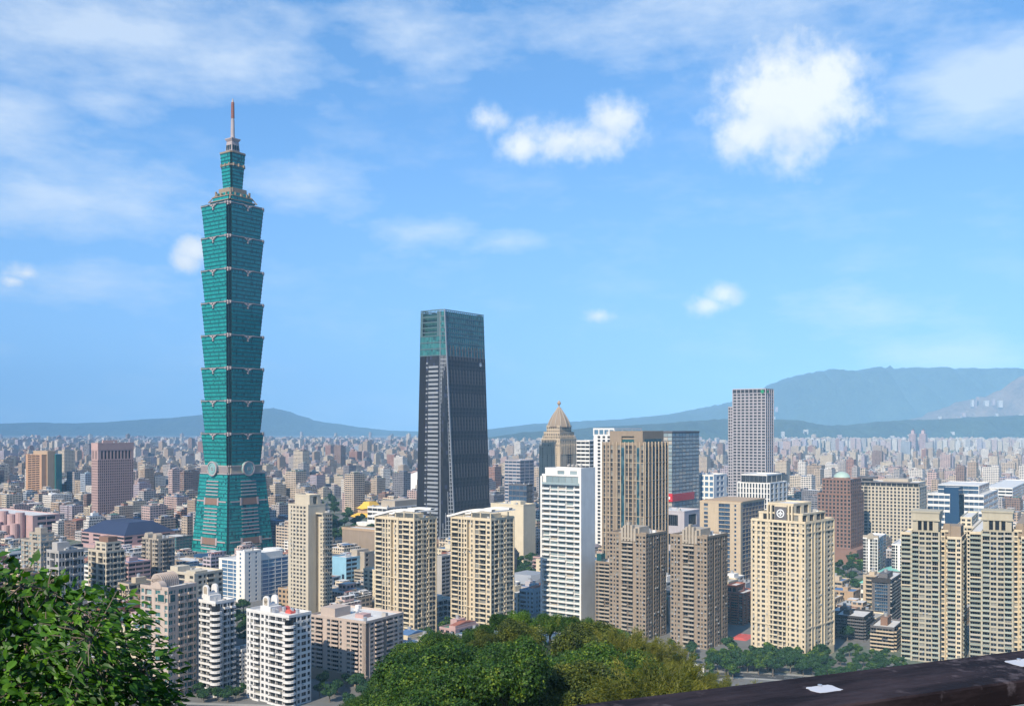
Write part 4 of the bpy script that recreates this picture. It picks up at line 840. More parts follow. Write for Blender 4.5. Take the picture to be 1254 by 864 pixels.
m.box(t.x0-.6, t.x1+.1, t.y0-.1, t.y0+1.2, t.z(526), t.z(524), bottom=True); m.box(t.x1-1.1, t.x1+.1, t.y0+1.2, t.y1, t.z(526), t.z(524), bottom=True); t.part('open_frame', m, 'wall_white'); t.box('penthouse', t.fx(.2), t.fx(.8), t.fy(.3), t.fy(.8), t.H, t.z(528), 'wall_grey'); t.finish()

def slab():
    t = Tower('apartment_tower', 'bright white slab tower with full width balconies and a blank white end wall', 'apartment tower', 664, 713, 728, 583, 690, 'wall_white', 'glass_pale', theta=36, balc='wall_white', balc_out=1.4, par_h=1.15)
    zt = t.z(594); t.block(t.x0, t.x1, t.y0, t.y1, 0, zt, 27, 'bbbbb', 'sss', roof=False)
    t.block(t.x0, t.x1, t.y0, t.y1, zt, t.H, 1, 'skkkkks', 'ssss', par=1); t.block(t.x0+2, t.x1-1, t.y0+1, t.y1-1, t.H, t.z(575.5), 1, 'sssWsWs', 'sss', par=1.2)
    m = MB(); m.box(t.x1-.9, t.x1+.4, t.y0-2.2, t.y1+.4, 0, t.H+6); m.box(t.x0-.4, t.x0+.9, t.y0-1.8, t.y1+.4, 0, t.H-.5); t.part('end_wall', m, 'wall_white'); m = MB()
    m.box(t.x0+1, t.x1-1, t.y0-1.9, t.y0-1.8, zt, zt+1.5); t.part('glass_rail', m, 'glass_pale'); m = MB()
    for k in range(4): a = .55+.1*k; m.tube([(t.fx(a), t.fy(.4), t.z(575.5)), (t.fx(a), t.fy(.4), t.z(574.5)+2)], .12, 5); m.tube([(t.fx(a)-.8, t.fy(.4), t.z(574.5)+2), (t.fx(a)+.8, t.fy(.4)-.2, t.z(574.5)+2.8)], [.9,.7], 8)
    t.part('dish_aerial', m, 'wall_grey'); t.finish()
slab()
glass('glass_strip', (.01,.03,.045), (.03,.09,.12), curtain=.2, cur_c=(.06,.12,.14), cells=(1.6,3.2))
def pinnacle():
    t = Tower('apartment_tower', 'tall brown tower of narrow framed window columns under a portal shaped top', 'apartment tower', 738, 789, 818, 545, 800, 'wall_taupe', 'glass', theta=36)
    t.main(34, 'vnvskvvkvsv', 'vnvkvnv', par=2.2); m = MB()
    for x in (0, .09, .18, .27, .36, .45, .55, .64, .73, .82, .91, 1):
        m.box(t.fx(x)-.3, t.fx(x)+.3, t.y0-.9, t.y0-.02, 0, t.H+2.8)
    for y in (.02, .16, .3, .44, .58, .72, .86, .98): m.box(t.x1+.02, t.x1+.9, t.fy(y)-.3, t.fy(y)+.3, 0, t.H+2.8)
    for f in range(2, 34, 4): m.box(t.x0, t.fx(.45), t.y0-.5, t.y0-.03, f*t.H/34, f*t.H/34+.5); m.box(t.fx(.55), t.x1, t.y0-.5, t.y0-.03, f*t.H/34, f*t.H/34+.5); m.box(t.x1+.03, t.x1+.5, t.y0, t.y1, f*t.H/34, f*t.H/34+.5)
    t.part('pier', m, 'wall_beige'); m = MB()
    for (a, b) in ((.455,.545),(.825,.905)): m.box(t.fx(a), t.fx(b), t.y0-.35, t.y0-.03, 12, t.H-2)
    m.box(t.x1+.03, t.x1+.35, t.fy(.36), t.fy(.42), 12, t.H-2); t.part('glass_strip', m, 'glass_strip')
    x0, x1, y0, y1 = t.fx(.14), t.fx(.93), t.y0+2.5, t.y1-3; z1 = t.z(527.5); zm = t.z(534)
    m = MB(); a = x0+(x1-x0)*.36; b = x0+(x1-x0)*.74
    m.box(x0, a, y0, y1, t.H, z1); m.box(b, x1, y0, y1, t.H, z1); m.box(a, b, y0+1.5, y1, t.H, zm); m.box(a, b, y0, y0+2.5, zm, z1, bottom=True); m.box(a, b, y1-2.5, y1, zm, z1); t.part('portal_top', m, 'wall_taupe')
    m = MB(); m.box(a+.2, b-.2, y0+.9, y0+1.4, t.H, t.H+4.6); m.box(x1+.02, x1+.1, y0+3, y1-4, t.H, t.H+5); t.part('glass_band', m, 'glass_teal'); t.finish()
pinnacle()
t = Tower('office_tower', 'teal and grey glass office tower with a red panel at its foot', 'office tower', 792, 823, 856, 530, 1120, 'wall_dark_grey', 'glass_teal'); t.gl = 'glass_pale'; t.main(30, 'gggggg', 'gggggggg', par=.6)
m = MB(); m.box(t.x0-.5, t.x1+.5, t.y0-.5, t.y1+.5, t.H+.6, t.H+2.2, bottom=True); t.part('roof_edge', m, 'wall_dark_grey'); m = MB(); m.box(t.x0+2, t.x1+.7, t.y0-.8, t.y0-.1, t.z(614), t.z(604)); m.box(t.x1+.1, t.x1+.8, t.y0, t.fy(.8), t.z(614), t.z(605)); rp = t.part('red_panel', m, 'red_paint')
m = MB(); m.box(t.x1-7, t.x1-2, t.y0-.95, t.y0-.82, t.z(611), t.z(608)); m.build('panel_mark', 'emblem_white', rp); t.finish()
t = Tower('office_block', 'low lavender block with a flat wide roof in front of the teal and grey tower', 'office block', 801, 838, 858, 627, 960, 'wall_lavender', 'glass_dim'); t.main(3, 'sshs', 'shs'); t.plant(t.H, 5, 11); t.finish()
t = Tower('office_block', 'white office block with blue tinted windows left of the tall grey grid tower', 'office block', 851, 874, 890, 582, 1180, 'wall_white', 'glass_sky'); t.main(12, 'dddd', 'sdds'); t.plant(t.H, 4, 41); t.finish()
def twin(label, xl, xc, xr, top, Y, seed):
    t = Tower('apartment_tower', label, 'apartment tower', xl, xc, xr, top, Y, 'wall_taupe', 'glass', theta=38, balc='wall_warm_grey', balc_out=.9, group='taupe twin towers')
    t.main(25, 'wnwsbbswnw', 'wwrdwrww', par=1.3); m = MB()
    for k, h in enumerate((.55, .8, 1, .8, .55)): m.box(t.fx(.34+.085*k), t.fx(.40+.085*k), t.y0-.8, t.y0+2.2, t.H-4, t.H+8.2*h)
    m.box(t.fx(.33), t.fx(.78), t.y0+2.2, t.fy(.55), t.H, t.H+5.2); t.part('finned_crown', m, 'wall_warm_grey')
    t.box('roof_beam', t.fx(.86), t.x1+.5, t.y0-.3, t.y0+1, t.H+1.2, t.H+2.2, 'wall_taupe'); t.plant(t.H, 5, seed, x0=t.fx(.5)); t.finish(); return t
twin('left one of the two taupe towers with finned crowns, below the brown portal tower', 746, 791, 816, 656, 640, 1)
twin('right one of the two taupe towers with finned crowns and shaded side wall', 821, 866, 891, 659, 615, 2)
t = Tower('apartment_tower', 'low taupe apartment tower with a teal stair head, squeezed between white slab and finned tower', 'apartment tower', 729, 750, 768, 690, 680, 'wall_taupe', balc='wall_warm_grey'); t.main(17, 'dbbn', 'ww'); t.box('stair_house', t.x0+.5, t.fx(.3), t.y0+1, t.y0+7, t.H, t.H+6, 'glass_teal'); t.plant(t.H, 3, 3); t.finish()
def beige_slab():
    t = Tower('office_tower', 'sand coloured slab tower with a dark glass slot and a shaded blue glass flank', 'office tower', 857, 907, 936, 617, 800, 'wall_beige', 'glass_blue', theta=36)
    t.main(22, 'sdssskksns', 'skkkkkkk', par=1.5); t.box('roof_slab', t.x0+1, t.x1+.6, t.y0+2, t.y1+.4, t.H+1.1, t.H+2, 'wall_tan'); t.finish()
beige_slab()
def grid_tower():
    t = Tower('office_tower', 'tall lavender grey grid tower with a small green sign near its top', 'skyscraper', 891, 937.5, 947, 476, 1440, 'wall_lavender', 'glass_dim', theta=36)
    xs = t.fx(.14); t.block(xs, t.x1, t.y0, t.y1, 0, t.z(481), 42, 'd'*8, 'dddd', roof=False); t.block(xs, t.x1, t.y0, t.y1, t.z(481), t.H, 1, 'k'*8, 'kkkk', par=1); t.block(t.x0, xs-.02, t.y0+2, t.y1, 0, t.z(498), 38, 'dd', 'ss', par=1)
    m = MB()
    for k in range(9): x = xs+(t.x1-xs)*k/8; m.box(x-.45, x+.45, t.y0-.8, t.y0-.02, 0, t.H)
    for k in range(5): y = t.fy(k/4); m.box(t.x1+.02, t.x1+.7, y-.45, y+.45, 0, t.H)
    t.part('fin', m, 'wall_lavender'); m = MB(); disc_y(m, t.x1-4.5, t.y0-1.3, t.y0-.5, t.z(479), 2.6, 14); m.box(t.x1+.8, t.x1+1.2, t.y0+4, t.y0+9, t.z(480.5), t.z(477.5)); t.part('green_sign', m, 'green_sign'); t.finish()
    t = Tower('office_block', 'white gridded podium block with a dark teal penthouse, below the lavender grey grid tower', 'office block', 903, 943, 964, 592, 1330, 'wall_white', 'glass_dim'); t.main(9, 'v'*11, 'vvvv'); t.block(t.x0+4, t.x1-6, t.y0+4, t.y1-5, t.H, t.z(582), 1, 'k'*6, 'kkk'); t.finish()
grid_tower()
def cream_hero():
    t = Tower('apartment_tower', 'large cream tower with stepped crown and a round white emblem, nearest in the right half', 'apartment tower', 920.5, 986, 1021, 641, 580, 'wall_cream', 'glass', theta=43, balc='wall_pale_cream', balc_out=.7, par_h=.8)
    zt = t.H; t.main(26, 'nwwnbbnwwn', 'nwsnwsnwn', par=1.2, plinth=5)
    t.block(t.fx(.12), t.fx(.94), t.y0+1.2, t.fy(.8), zt, t.z(631), 1, 'sksssssks', 'kskskk', par=.9); t.block(t.fx(.30), t.fx(.78), t.y0+.6, t.fy(.62), zt+.01, t.z(619), 1, 'ksssk', 'sksks', par=.9)
    m = MB()
    for f in (5, 24, 26): z0 = 5+f*(t.H-5)/26-.3; m.box(t.x0-.45, t.x1+.45, t.y0-.45, t.y0-.02, z0, z0+.7); m.box(t.x1+.02, t.x1+.45, t.y0-.45, t.y1+.3, z0, z0+.7)
    for x in (0, .105, .32, .41, .59, .68, .9, 1): m.box(t.fx(x)-.35, t.fx(x)+.35, t.y0-.4, t.y0-.02, 5, t.H)
    for y in (0, .21, .32, .55, .66, 1): m.box(t.x1+.02, t.x1+.55, t.fy(y)-.4, t.fy(y)+.4, 5, t.H)
    t.part('cornice', m, 'wall_cream'); m = MB()
    for x in (.31, .37, .70, .76): m.box(t.fx(x)-.5, t.fx(x)+.5, t.y0-.4, t.y0+.5, zt, t.z(620.5))
    t.part('crown_pier', m, 'wall_cream'); emblem_front(t, t.fx(.545), t.z(630.3), 2.5, t.y0+.5); t.plant(t.z(631), 4, 6, t.fx(.15), t.fx(.9), t.fy(.63), t.fy(.8)); t.finish()
cream_hero()
def brown_domed():
    t = Tower('hotel_tower', 'red brown stone hotel tower with stepped top and a small green dome', 'hotel', 1001, 1042, 1058, 606, 1000, 'wall_brown', 'glass_dim', theta=36); t.wall = 'wall_hotel'
    t.box('podium', t.x0-5, t.x1+8, t.y0-7, t.y1+6, 0, t.z(672), 'wall_hotel'); t.main(18, 't'*9, 'tttsttt', par=1.4); t.block(t.fx(.12), t.fx(.96), t.fy(.06), t.fy(.9), t.H, t.z(588), 4, 't'*8, 'ttttt', par=1.2)
    m = MB(); m.cyl(t.fx(.55), t.fy(.45), 8.6, t.z(588), t.z(585.6), 20); t.part('drum', m, 'wall_hotel'); m = MB(); m.revolve(t.fx(.55), t.fy(.45), [(8.4, t.z(585.6)), (7.6, t.z(583)), (5.6, t.z(580.5)), (2.8, t.z(579)), (.1, t.z(578.4))], 20); t.part('dome', m, 'dome_green', smooth=True); t.plant(t.z(588), 3, 2, t.fx(.15), t.fx(.4), t.fy(.5), t.fy(.85)); t.finish()
paint('wall_hotel', (.25,.155,.13), streak=.08)
brown_domed()
def cream_grid():
    t = Tower('hotel_tower', 'wide pale hotel block with a dense grid of square windows and a dark top band', 'hotel', 1045, 1126, 1135, 597, 1050, 'wall_pinkgrey', 'glass_dim', theta=33); t.wall = 'wall_stone'
    t.main(20, 'tttk'+'t'*14, 'tttt', par=.4); t.block(t.x0+1, t.x1-1, t.y0+1, t.y1-1, t.H, t.z(591.5), 1, 'g'*12, 'ggg', par=.8)
    m = MB(); m.box(t.x0-.5, t.x1+.5, t.y0-.5, t.y0+.9, t.z(592.3), t.z(590.8), bottom=True); t.part('roof_edge', m, 'wall_dark_grey'); t.box('penthouse', t.fx(.42), t.fx(.8), t.fy(.3), t.fy(.8), t.z(591), t.z(587.5), 'wall_warm_grey')
    m = MB(); m.cyl(t.fx(.16), t.fy(.45), 11, t.z(588), t.z(585.5), 18); m.cyl(t.fx(.16), t.fy(.45), 6, t.z(592), t.z(588), 14); t.part('roof_lounge', m, 'wall_dark_grey'); t.finish()
cream_grid()
def blue_white():
    t = Tower('office_block', 'white and navy banded office block split by a slanting blue glass wall', 'office block', 1136, 1205, 1222, 607, 1090, 'wall_white', 'glass_blue', theta=33)
    t.block(t.x0, t.fx(.40), t.y0, t.y1, 0, t.H, 10, 'hhhh', 'ss'); t.block(t.fx(.66), t.x1, t.y0-2, t.y1, 0, t.H, 10, 'hhhh', 'hhh'); t.block(t.fx(.12), t.fx(.86), t.fy(.2), t.fy(.9), t.H, t.z(596.5), 2, 'k'*8, 'kkk', par=.6)
    m = MB(); a = [(t.fx(.34),t.y0-3.5),(t.fx(.60),t.y0-3.5),(t.fx(.66),t.y1-2),(t.fx(.40),t.y1-2)]; b = [(p[0]-3,p[1]+6) if i < 2 else p for i, p in enumerate(a)]; m.loft([(a, 0), (b, t.z(597.5))], 0, 0); t.part('slanting_glass', m, 'glass_blue'); t.finish()
blue_white()
t = Tower('apartment_tower', 'small white tower with black window columns, left of the big olive towers', 'apartment tower', 1057, 1075, 1085, 660, 860, 'wall_white', 'glass_dim', theta=30); t.main(15, 'kvskvk', 'kvk'); m = MB(); arch_prism(m, 0, t.y0-.3, t.y0+3, 5.5, t.H, 2.4); m.box(-6.5, 6.5, t.y0+.5, t.y0+4, t.H, t.H+3); t.part('arched_crown', m, 'wall_warm_grey'); t.finish()
t = Tower('apartment_tower', 'narrow white and black tower half hidden by the left olive tower', 'apartment tower', 1092, 1110, 1119, 668, 840, 'wall_white', 'glass_dim', theta=30); t.main(15, 'kvskv', 'kvk'); t.finish()

glass('glass_olive', (.24,.27,.23), (.38,.40,.33), curtain=.1, rough=.2)
def olive(label, X, Y, top, seed):                # X: left end, shaft left, shaft right, right wing left, right end
    t = Tower('apartment_tower', label, 'apartment tower', X[0], X[5], X[6], 655, Y, 'wall_olive_stone', 'glass', theta=30, balc='glass_olive', balc_out=.9, par_h=1.0, group='olive shaft towers')
    f = lambda px: ((px-X[0])/(X[5]-X[0])); zw = t.H; a, b, c, d = [t.fx(f(p)) for p in X[1:5]]; nf = 27
    t.block(t.x0, a-.02, t.y0+1.5, t.y1-4, 0, t.z(657), nf, 'b', 's', mi=1); zs = t.z(630)
    t.block(a, b, t.y0-1.5, t.y0+16, 0, t.z(652), nf, 'bWWb', 'dd', par=0, roof=False); t.block(a+.6, b-.6, t.y0-.9, t.y0+15, t.z(652), t.z(638), 1, 's', 's', roof=False, par=0); t.block(a, b, t.y0-1.5, t.y0+16, t.z(638), zs, 1, 's', 's', par=.8)
    m = MB(); w = b-a
    for k in range(3): x = a+w*(.3+.2*k); arch_prism(m, x, t.y0-1.2, t.y0-.7, w*.13, t.z(650.5), (t.z(640)-t.z(650.5)), mi=0)
    t.part('arched_opening', m, 'glass_dim'); m = MB()
    for k in range(4): x = a+w*(.2+.2*k); m.box(x-.35, x+.35, t.y0-1.4, t.y0-.85, t.z(652), t.z(638))
    m.box(a-.4, b+.4, t.y0-1.9, t.y0-1.4, t.z(639), t.z(637)); m.box(a-.5, b+.5, t.y0-2, t.y0+16.4, zs+.5, zs+1.4, bottom=True); t.part('crown', m, 'wall_olive_stone')
    t.block(b+.02, c, t.y0+6, t.y1-2, 0, t.z(653), nf, 'dr', 's', mi=1); t.block(c+.02, d, t.y0+2, t.y1, 0, t.z(660), nf, 'bw', 'wbsw', mi=1)
    t.block(d+.02, t.x1, t.y0+7, t.y1, 0, t.z(666), nf-1, 'r', 'wsw', mi=1)
    m = MB(); m.box(b+1, d-1, t.y0+9, t.y1-4, t.z(660), t.z(646)); m.box(b+1.5, b+5, t.y0+7, t.y0+9, t.z(660), t.z(643)); t.part('roof_house', m, 'wall_taupe'); t.plant(t.z(660), 3, seed, c, d, t.y0+3, t.y1)
    m = MB()
    for x in (a, b): m.box(x-.5, x+.5, t.y0-2.2, t.y0-1.5, 0, t.z(652))
    t.part('pier', m, 'wall_olive_stone')
    wl = t.mb; t.mb = MB(); t.part('wall', wl, ['wall_olive_stone', 'wall_cream'])
    return t.finish()
olive('left one of the two big olive shaft towers with triple arches', (1103, 1117, 1151, 1160, 1177, 1178, 1184), 575, 627, 5)
olive('right one of the two big olive shaft towers with triple arches', (1187, 1203, 1241, 1251, 1270, 1272, 1282), 560, 630, 6)
t = Tower('apartment_tower', 'pale cream stepped tower seen between the two olive shaft towers', 'apartment tower', 1170, 1195, 1206, 646, 760, 'wall_pale_cream', balc='wall_pale_cream', theta=30); t.main(20, 'wbwbw', 'wb'); t.block(t.fx(.2), t.fx(.75), t.fy(.1), t.fy(.8), t.H, t.z(636), 2, 'ww', 'w'); t.finish()

# low buildings in front of the right hand towers
t = Tower('terrace_block', 'dark terraced block with planted balconies, right of the large cream tower', 'apartment block', 1022, 1058, 1069, 757, 640, 'wall_charcoal', 'glass_dim', theta=32, balc='wall_dark_grey', balc_out=1.2); t.main(7, 'bbbbb', 'bb'); t.stair(t.fx(.2), t.fx(.45), t.fy(.3), t.fy(.6), t.H, t.H+3); t.finish()
t = Tower('terrace_block', 'dark low block with pale planted balcony edges, left of the left olive tower', 'apartment block', 1066, 1095, 1106, 770, 610, 'wall_dark_grey', 'glass_dim', theta=32, balc='wall_beige', balc_out=1.4); t.main(6, 'bbbb', 'bb'); t.stair(t.fx(.3), t.fx(.6), t.fy(.3), t.fy(.7), t.H, t.H+5, 'wall_brown'); t.finish()
t = Tower('office_block', 'slim dark blue grey tower with a framed top, above the planted low block', 'office block', 1068, 1090, 1106, 712, 690, 'wall_dark_grey', 'glass_blue', theta=32, balc='wall_grey', balc_out=1.1); t.main(13, 'skkks', 'bbb'); t.box('roof_frame', t.x0-.4, t.x1+.4, t.y0-.6, t.y0-.05, t.H-1, t.H+2.5, 'wall_charcoal'); t.stair(t.fx(.2), t.fx(.7), t.fy(.2), t.fy(.6), t.H, t.H+4); t.finish()
t = Tower('sports_hall', 'low hall with a jade green sheet roof behind the slim dark tower', 'hall', 1054, 1085, 1112, 716, 780, 'wall_white', 'glass_dim', theta=32); t.main(2, 'hhhh', 'hhh', par=.2); hip_roof(t, 'roof', t.x0, t.x1, t.y0, t.y1, t.H+.3, 3.5, 7, 'jade_roof'); t.finish()
t = Tower('apartment_block', 'dark red brick block between the sand coloured slab and the large cream tower', 'apartment block', 888, 910, 926, 728, 690, 'wall_brick'); t.main(12, 'wbw', 'wwb'); t.block(t.x0+1, t.fx(.6), t.y0+1, t.fy(.7), t.H, t.H+5, 1, 'ww', 'w'); t.plant(t.H, 3, 9); t.finish()
t = Tower('shed', 'low shed with a bright red sheet roof beside the large cream tower', 'shed', 892, 914, 926, 786, 640, 'wall_white', theta=32); t.main(1, 'hhh', 'hh', par=0); hip_roof(t, 'roof', t.x0, t.x1, t.y0, t.y1, t.H+.05, 1.8, 3.5, 'roof_red'); t.finish()
t = Tower('office_block', 'white office block with grey floor bands at the right edge, beyond the banded blue block', 'office block', 1205, 1240, 1262, 598, 1500, 'wall_white', 'glass_dim', theta=33); t.main(9, 'hhhh', 'hh'); t.finish()
for k, (xl, xr, lb) in enumerate(((1113, 1123.5, 'left one of two slim pink towers standing alone before the far hills'), (1125.5, 1136, 'right one of two slim pink towers standing alone before the far hills'))):
    t = Tower('apartment_tower', lb, 'apartment tower', xl, xr-2.5, xr, 531, 5550, 'wall_pink', 'glass_dim', theta=33, group='slim pink far towers'); t.main(30, 'ttttt', 'tt'); t.block(t.x0+10, t.x1-10, t.y0+8, t.y1-8, t.H, t.z(527), 1, 'ss', 's'); m = MB(); m.box(t.x0+18, t.x1-18, t.y0+12, t.y1-12, t.z(527), t.z(525)); t.part('penthouse', m, 'wall_brick'); t.finish()
def station():                                    # the sharp white roofed station box behind the white slab
    t = Tower('market_hall', 'low hall with folded white roof and dark glass, left of the white slab tower', 'hall', 622, 650, 676, 716, 815, 'wall_navy', 'glass_blue'); t.main(2, 'gggg', 'gggg', par=.2)
    m = MB(); m.loft([([(t.x0-1,t.y0-1),(t.x1+1,t.y0-1),(t.x1+1,t.y1+1),(t.x0-1,t.y1+1)], t.H+.3), ([(t.x0-1,t.y0+4),(t.x1-4,t.y0+6),(t.x1-2,t.y1-4),(t.x0-1,t.y1-3)], t.H+7)], 0, 0); t.part('folded_roof', m, 'fin_pale'); t.finish()
station()

# ------------------------------------------------------------------ labels that single out one of many
LAND = [(-60,'the left photo edge'),(48,'the orange tower'),(138,'the pinkish office tower'),(285,'the teal pagoda tower'),(381,'the tall pale stone tower'),(496,'the left lattice tower'),(556,'the dark skyscraper'),(683,'the brown domed tower'),
        (778,'the brown portal tower'),(828,'the red panelled glass tower'),(919,'the lavender grid tower'),(1028,'the red brown hotel'),(1088,'the dense pale hotel'),(1178,'the banded blue block'),(1230,'the right olive tower'),(1310,'the right photo edge')]
def near_land(px):
    d, p, n = min((abs(px-p), p, n) for p, n in LAND)
    return ('beyond ' if d < 14 else 'left of ' if px < p else 'right of ')+n
ORD = ['leftmost','second','third','fourth','fifth','sixth','seventh','eighth','ninth','tenth','eleventh','twelfth','thirteenth','fourteenth','fifteenth','sixteenth','seventeenth','eighteenth','nineteenth','twentieth']
def unique_labels(items):                         # items: (object, label, place across the view)
    by = {}
    for it in items: by.setdefault(it[1], []).append(it)
    for lb, L in by.items():
        L.sort(key=lambda q: q[2])
        for i, (o, _, px) in enumerate(L):
            if len(L) == 1: o['label'] = lb
            elif i == 0: o['label'] = lb+', the leftmost'
            elif i == len(L)-1: o['label'] = lb+', the rightmost'
            elif i < 20: o['label'] = lb+', '+ORD[i]+' from left'
            else: o['label'] = lb+', '+ORD[min(19, len(L)-1-i)]+' from right'

# ------------------------------------------------------------------ the wider city, lot by lot on the street grid
U = Vector((cos(R(THETA)), -sin(R(THETA)))); V = Vector((sin(R(THETA)), cos(R(THETA))))
def blocked(x, y, r):
    for (cx, cy, rz, hw, hd) in BLOCKED:
        dx, dy = x-cx, y-cy
        if abs(dx)+abs(dy) > 1.5*(hw+hd+r): continue
        a, b = dx*cos(rz)+dy*sin(rz), -dx*sin(rz)+dy*cos(rz)
        if abs(a) < hw+r and abs(b) < hd+r: return True
    return False
def zone(px, Y):
    if 388 < px < 500 and 1000 < Y < 1500: return 'park'
    if 385 < px < 425 and 1480 <= Y < 1900: return 'park'
    if 1014 < px < 1064 and 800 < Y < 1010: return 'park'
    if 618 < px < 668 and 850 < Y < 1005: return 'park'
    if 820 < px < 1070 and Y < 615: return 'front'
    if px > 1000 and Y < 610: return 'front'
    if px > 1000 and Y < 725: return 'lowish'
    if 690 < px < 840 and Y < 700: return 'front'
    if 440 < px < 700 and Y < 660: return 'lowish'
    if 258 < px < 356 and 520 < Y < 785: return 'front'
    if 346 < px < 415 and Y < 692: return 'front'
    if px < 85 and 930 < Y < 1240: return 'low'
    if px < 238 and 850 < Y < 1130: return 'low'
    if 200 < px < 350 and 900 < Y < 1110: return 'low'
    if 480 < px < 830 and Y < 560: return 'front'
    if px > 928 and 4580 < Y < 5560: return 'air'
    return None
class Lot: pass
PARKS = []
def make_lots():
    lots = []; r = random.Random(77)
    for (Ya, Yb, k) in ((505, 2300, .92), (2300, 4200, 1.0), (4200, 7000, 1.35), (7000, 10000, 2.1)):
        bu, bv, su, sv_ = 86*k, 56*k, 12*k, 9*k
        Rm = Yb*1.25; n = int(Rm/min(bu, bv))+2
        for i in range(-n, n):
            for j in range(-n, n):
                c = U*(i*(bu+su))+V*(j*(bv+sv_)); 
                if not (Ya-90*k < c.y < Yb+90*k) or abs(c.x)/max(c.y, 1) > .76: continue
                q = r.random()
                if q < .045 and c.y > 1150:         # a green square
                    p = c+U*(bu/2)+V*(bv/2); px = p.x/p.y*F+CX
                    if not zone(px, p.y) and not blocked(p.x, p.y, 40) and -40 < px < 1290 and not (p.y > 7100 and px > 560): PARKS.append((p.x, p.y, bu*.45, bv*.42))
                    continue
                if q < .11 and c.y > 1250 and (c.y < 7000 or c.x < -200):       # one big block instead of many lots
                    p = c+U*(bu/2)+V*(bv/2); px = p.x/p.y*F+CX
                    if zone(px, p.y) or blocked(p.x, p.y, 34) or not -190 < px < 1450: continue
                    L = Lot(); L.x, L.y, L.px, L.k, L.seed = p.x, p.y, px, k, r.randrange(10**6)
                    if r.random() < .5: L.w, L.d, L.h = bu*r.uniform(.55, .85), bv*r.uniform(.35, .7), r.uniform(14, 34)
                    else: L.w, L.d, L.h = r.uniform(20, 34), r.uniform(18, 26), r.uniform(48, 86) if p.y > 1600 else r.uniform(34, 48)
                    L.c = r.choices(PALK, (12, 16, 14, 10, 14, 10, 6, 8, 6, 6, 6))[0]; L.area = (L.w+L.d)*L.h/p.y**2; lots.append(L)
                    if r.random() < .6: continue
                for v0 in (0, bv/2):
                    x = 0.0
                    while x < bu-9*k:
                        w = r.choice((9, 11, 13, 16, 20, 26, 34) if Ya > 1000 else (13, 16, 19, 24, 30))*k*r.uniform(.85, 1.1); w = min(w, bu-x); d = bv/2-r.uniform(1, 3)*k
                        p = c+U*(x+w/2)+V*(v0+d/2+1); x += w+r.choice((.4, .4, 1.5, 4))*k
                        if not Ya <= p.y < Yb: continue
                        px = p.x/p.y*F+CX
                        if px < -190 or px > 1450: continue
                        zn = zone(px, p.y)
                        if zn and zn not in ('low', 'lowish') or zn == 'low' and r.random() < .6 or p.y > 7150 and px > 560: continue
                        if blocked(p.x, p.y, max(w, d)*.45): continue
                        if r.random() < .045: continue
                        L = Lot(); L.x, L.y, L.px, L.w, L.d, L.k = p.x, p.y, px, max(7, w-.4), max(8, d*r.uniform(.75, 1)), k
                        q = r.random()
                        L.h = r.uniform(11, 19) if q < .5 else r.uniform(18, 28) if q < .82 else r.uniform(28, 42) if q < .95 else r.uniform(42, 66)
                        if p.y < 1050: L.h = min(L.h, 13+12*r.random()) if px > 330 else min(L.h, 32)
                        elif p.y < 1500: L.h = min(L.h, 38)
                        if p.y > 7000: L.h = L.h*.72
                        if zn in ('low', 'lowish'): L.h = r.uniform(5, 9) if zn == 'low' else r.uniform(7, 12)
                        if L.h > 40: L.w = min(L.w, 32*k); L.d = min(L.d, 26*k)
                        if 4000 < p.y < 4600 and px > 930: L.h = min(L.h, 22)
                        if 5560 < p.y < 6250 and px > 925: L.h = r.uniform(46, 72) if r.random() < .8 else 25; L.w, L.d = 26, 22
                        L.c = r.choices(PALK, (13, 15, 18, 12, 12, 11, 3, 5, 4, 2, 5))[0]
                        if 5560 < p.y < 6250 and px > 925: L.c = r.choices(PALK, (30, 20, 8, 2, 22, 6, 0, 1, 1, 0, 10))[0]
                        L.seed = r.randrange(10**6)
                        if blocked(p.x, p.y, 3): continue
                        L.area = (L.w+L.d)*L.h/p.y**2
                        lots.append(L)
    return lots
LOTS = make_lots()
HERO = [(cx/cy*F+CX, cy, (hw+hd)*.62/cy*F) for (cx, cy, rz, hw, hd) in BLOCKED]
TOPS = {}
for o in list(SC.objects):
    if o.type == 'EMPTY' and o.parent is None and o.get('category'): TOPS[(round(o.location.x, 1), round(o.location.y, 1))] = o
def hidden(L):                                    # roughly: is the whole lot behind the large towers
    top = HY+(CZ-L.h)/L.y*F
    for (hp, hy, hr) in HERO:
        if hy < L.y and abs(L.px-hp) < hr-(L.w+L.d)*.5/L.y*F: return True
    if not -30 < L.px < 1284: return True
    return top > 866
VIS = [L for L in LOTS if not hidden(L)]
VIS.sort(key=lambda L: -L.area); IND = VIS[:238]; indset = set(id(L) for L in IND)
CNAME = dict(white='white', cream='cream', beige='beige', tan='tan', pinkish='pinkish', grey='grey', slate='slate grey', brown='brown', brick='brick red', bluish='blue grey', lavender='lavender grey')
WMAP = dict(white='wall_white', cream='wall_pale_cream', beige='wall_beige', tan='wall_tan', pinkish='wall_pink', grey='wall_grey', slate='wall_dark_grey', brown='wall_brown', brick='wall_brick', bluish='wall_pale_blue', lavender='wall_lavender')
ROOFK = ['concrete', 'pale', 'concrete', 'pale', 'green', 'rust', 'dark', 'blue']
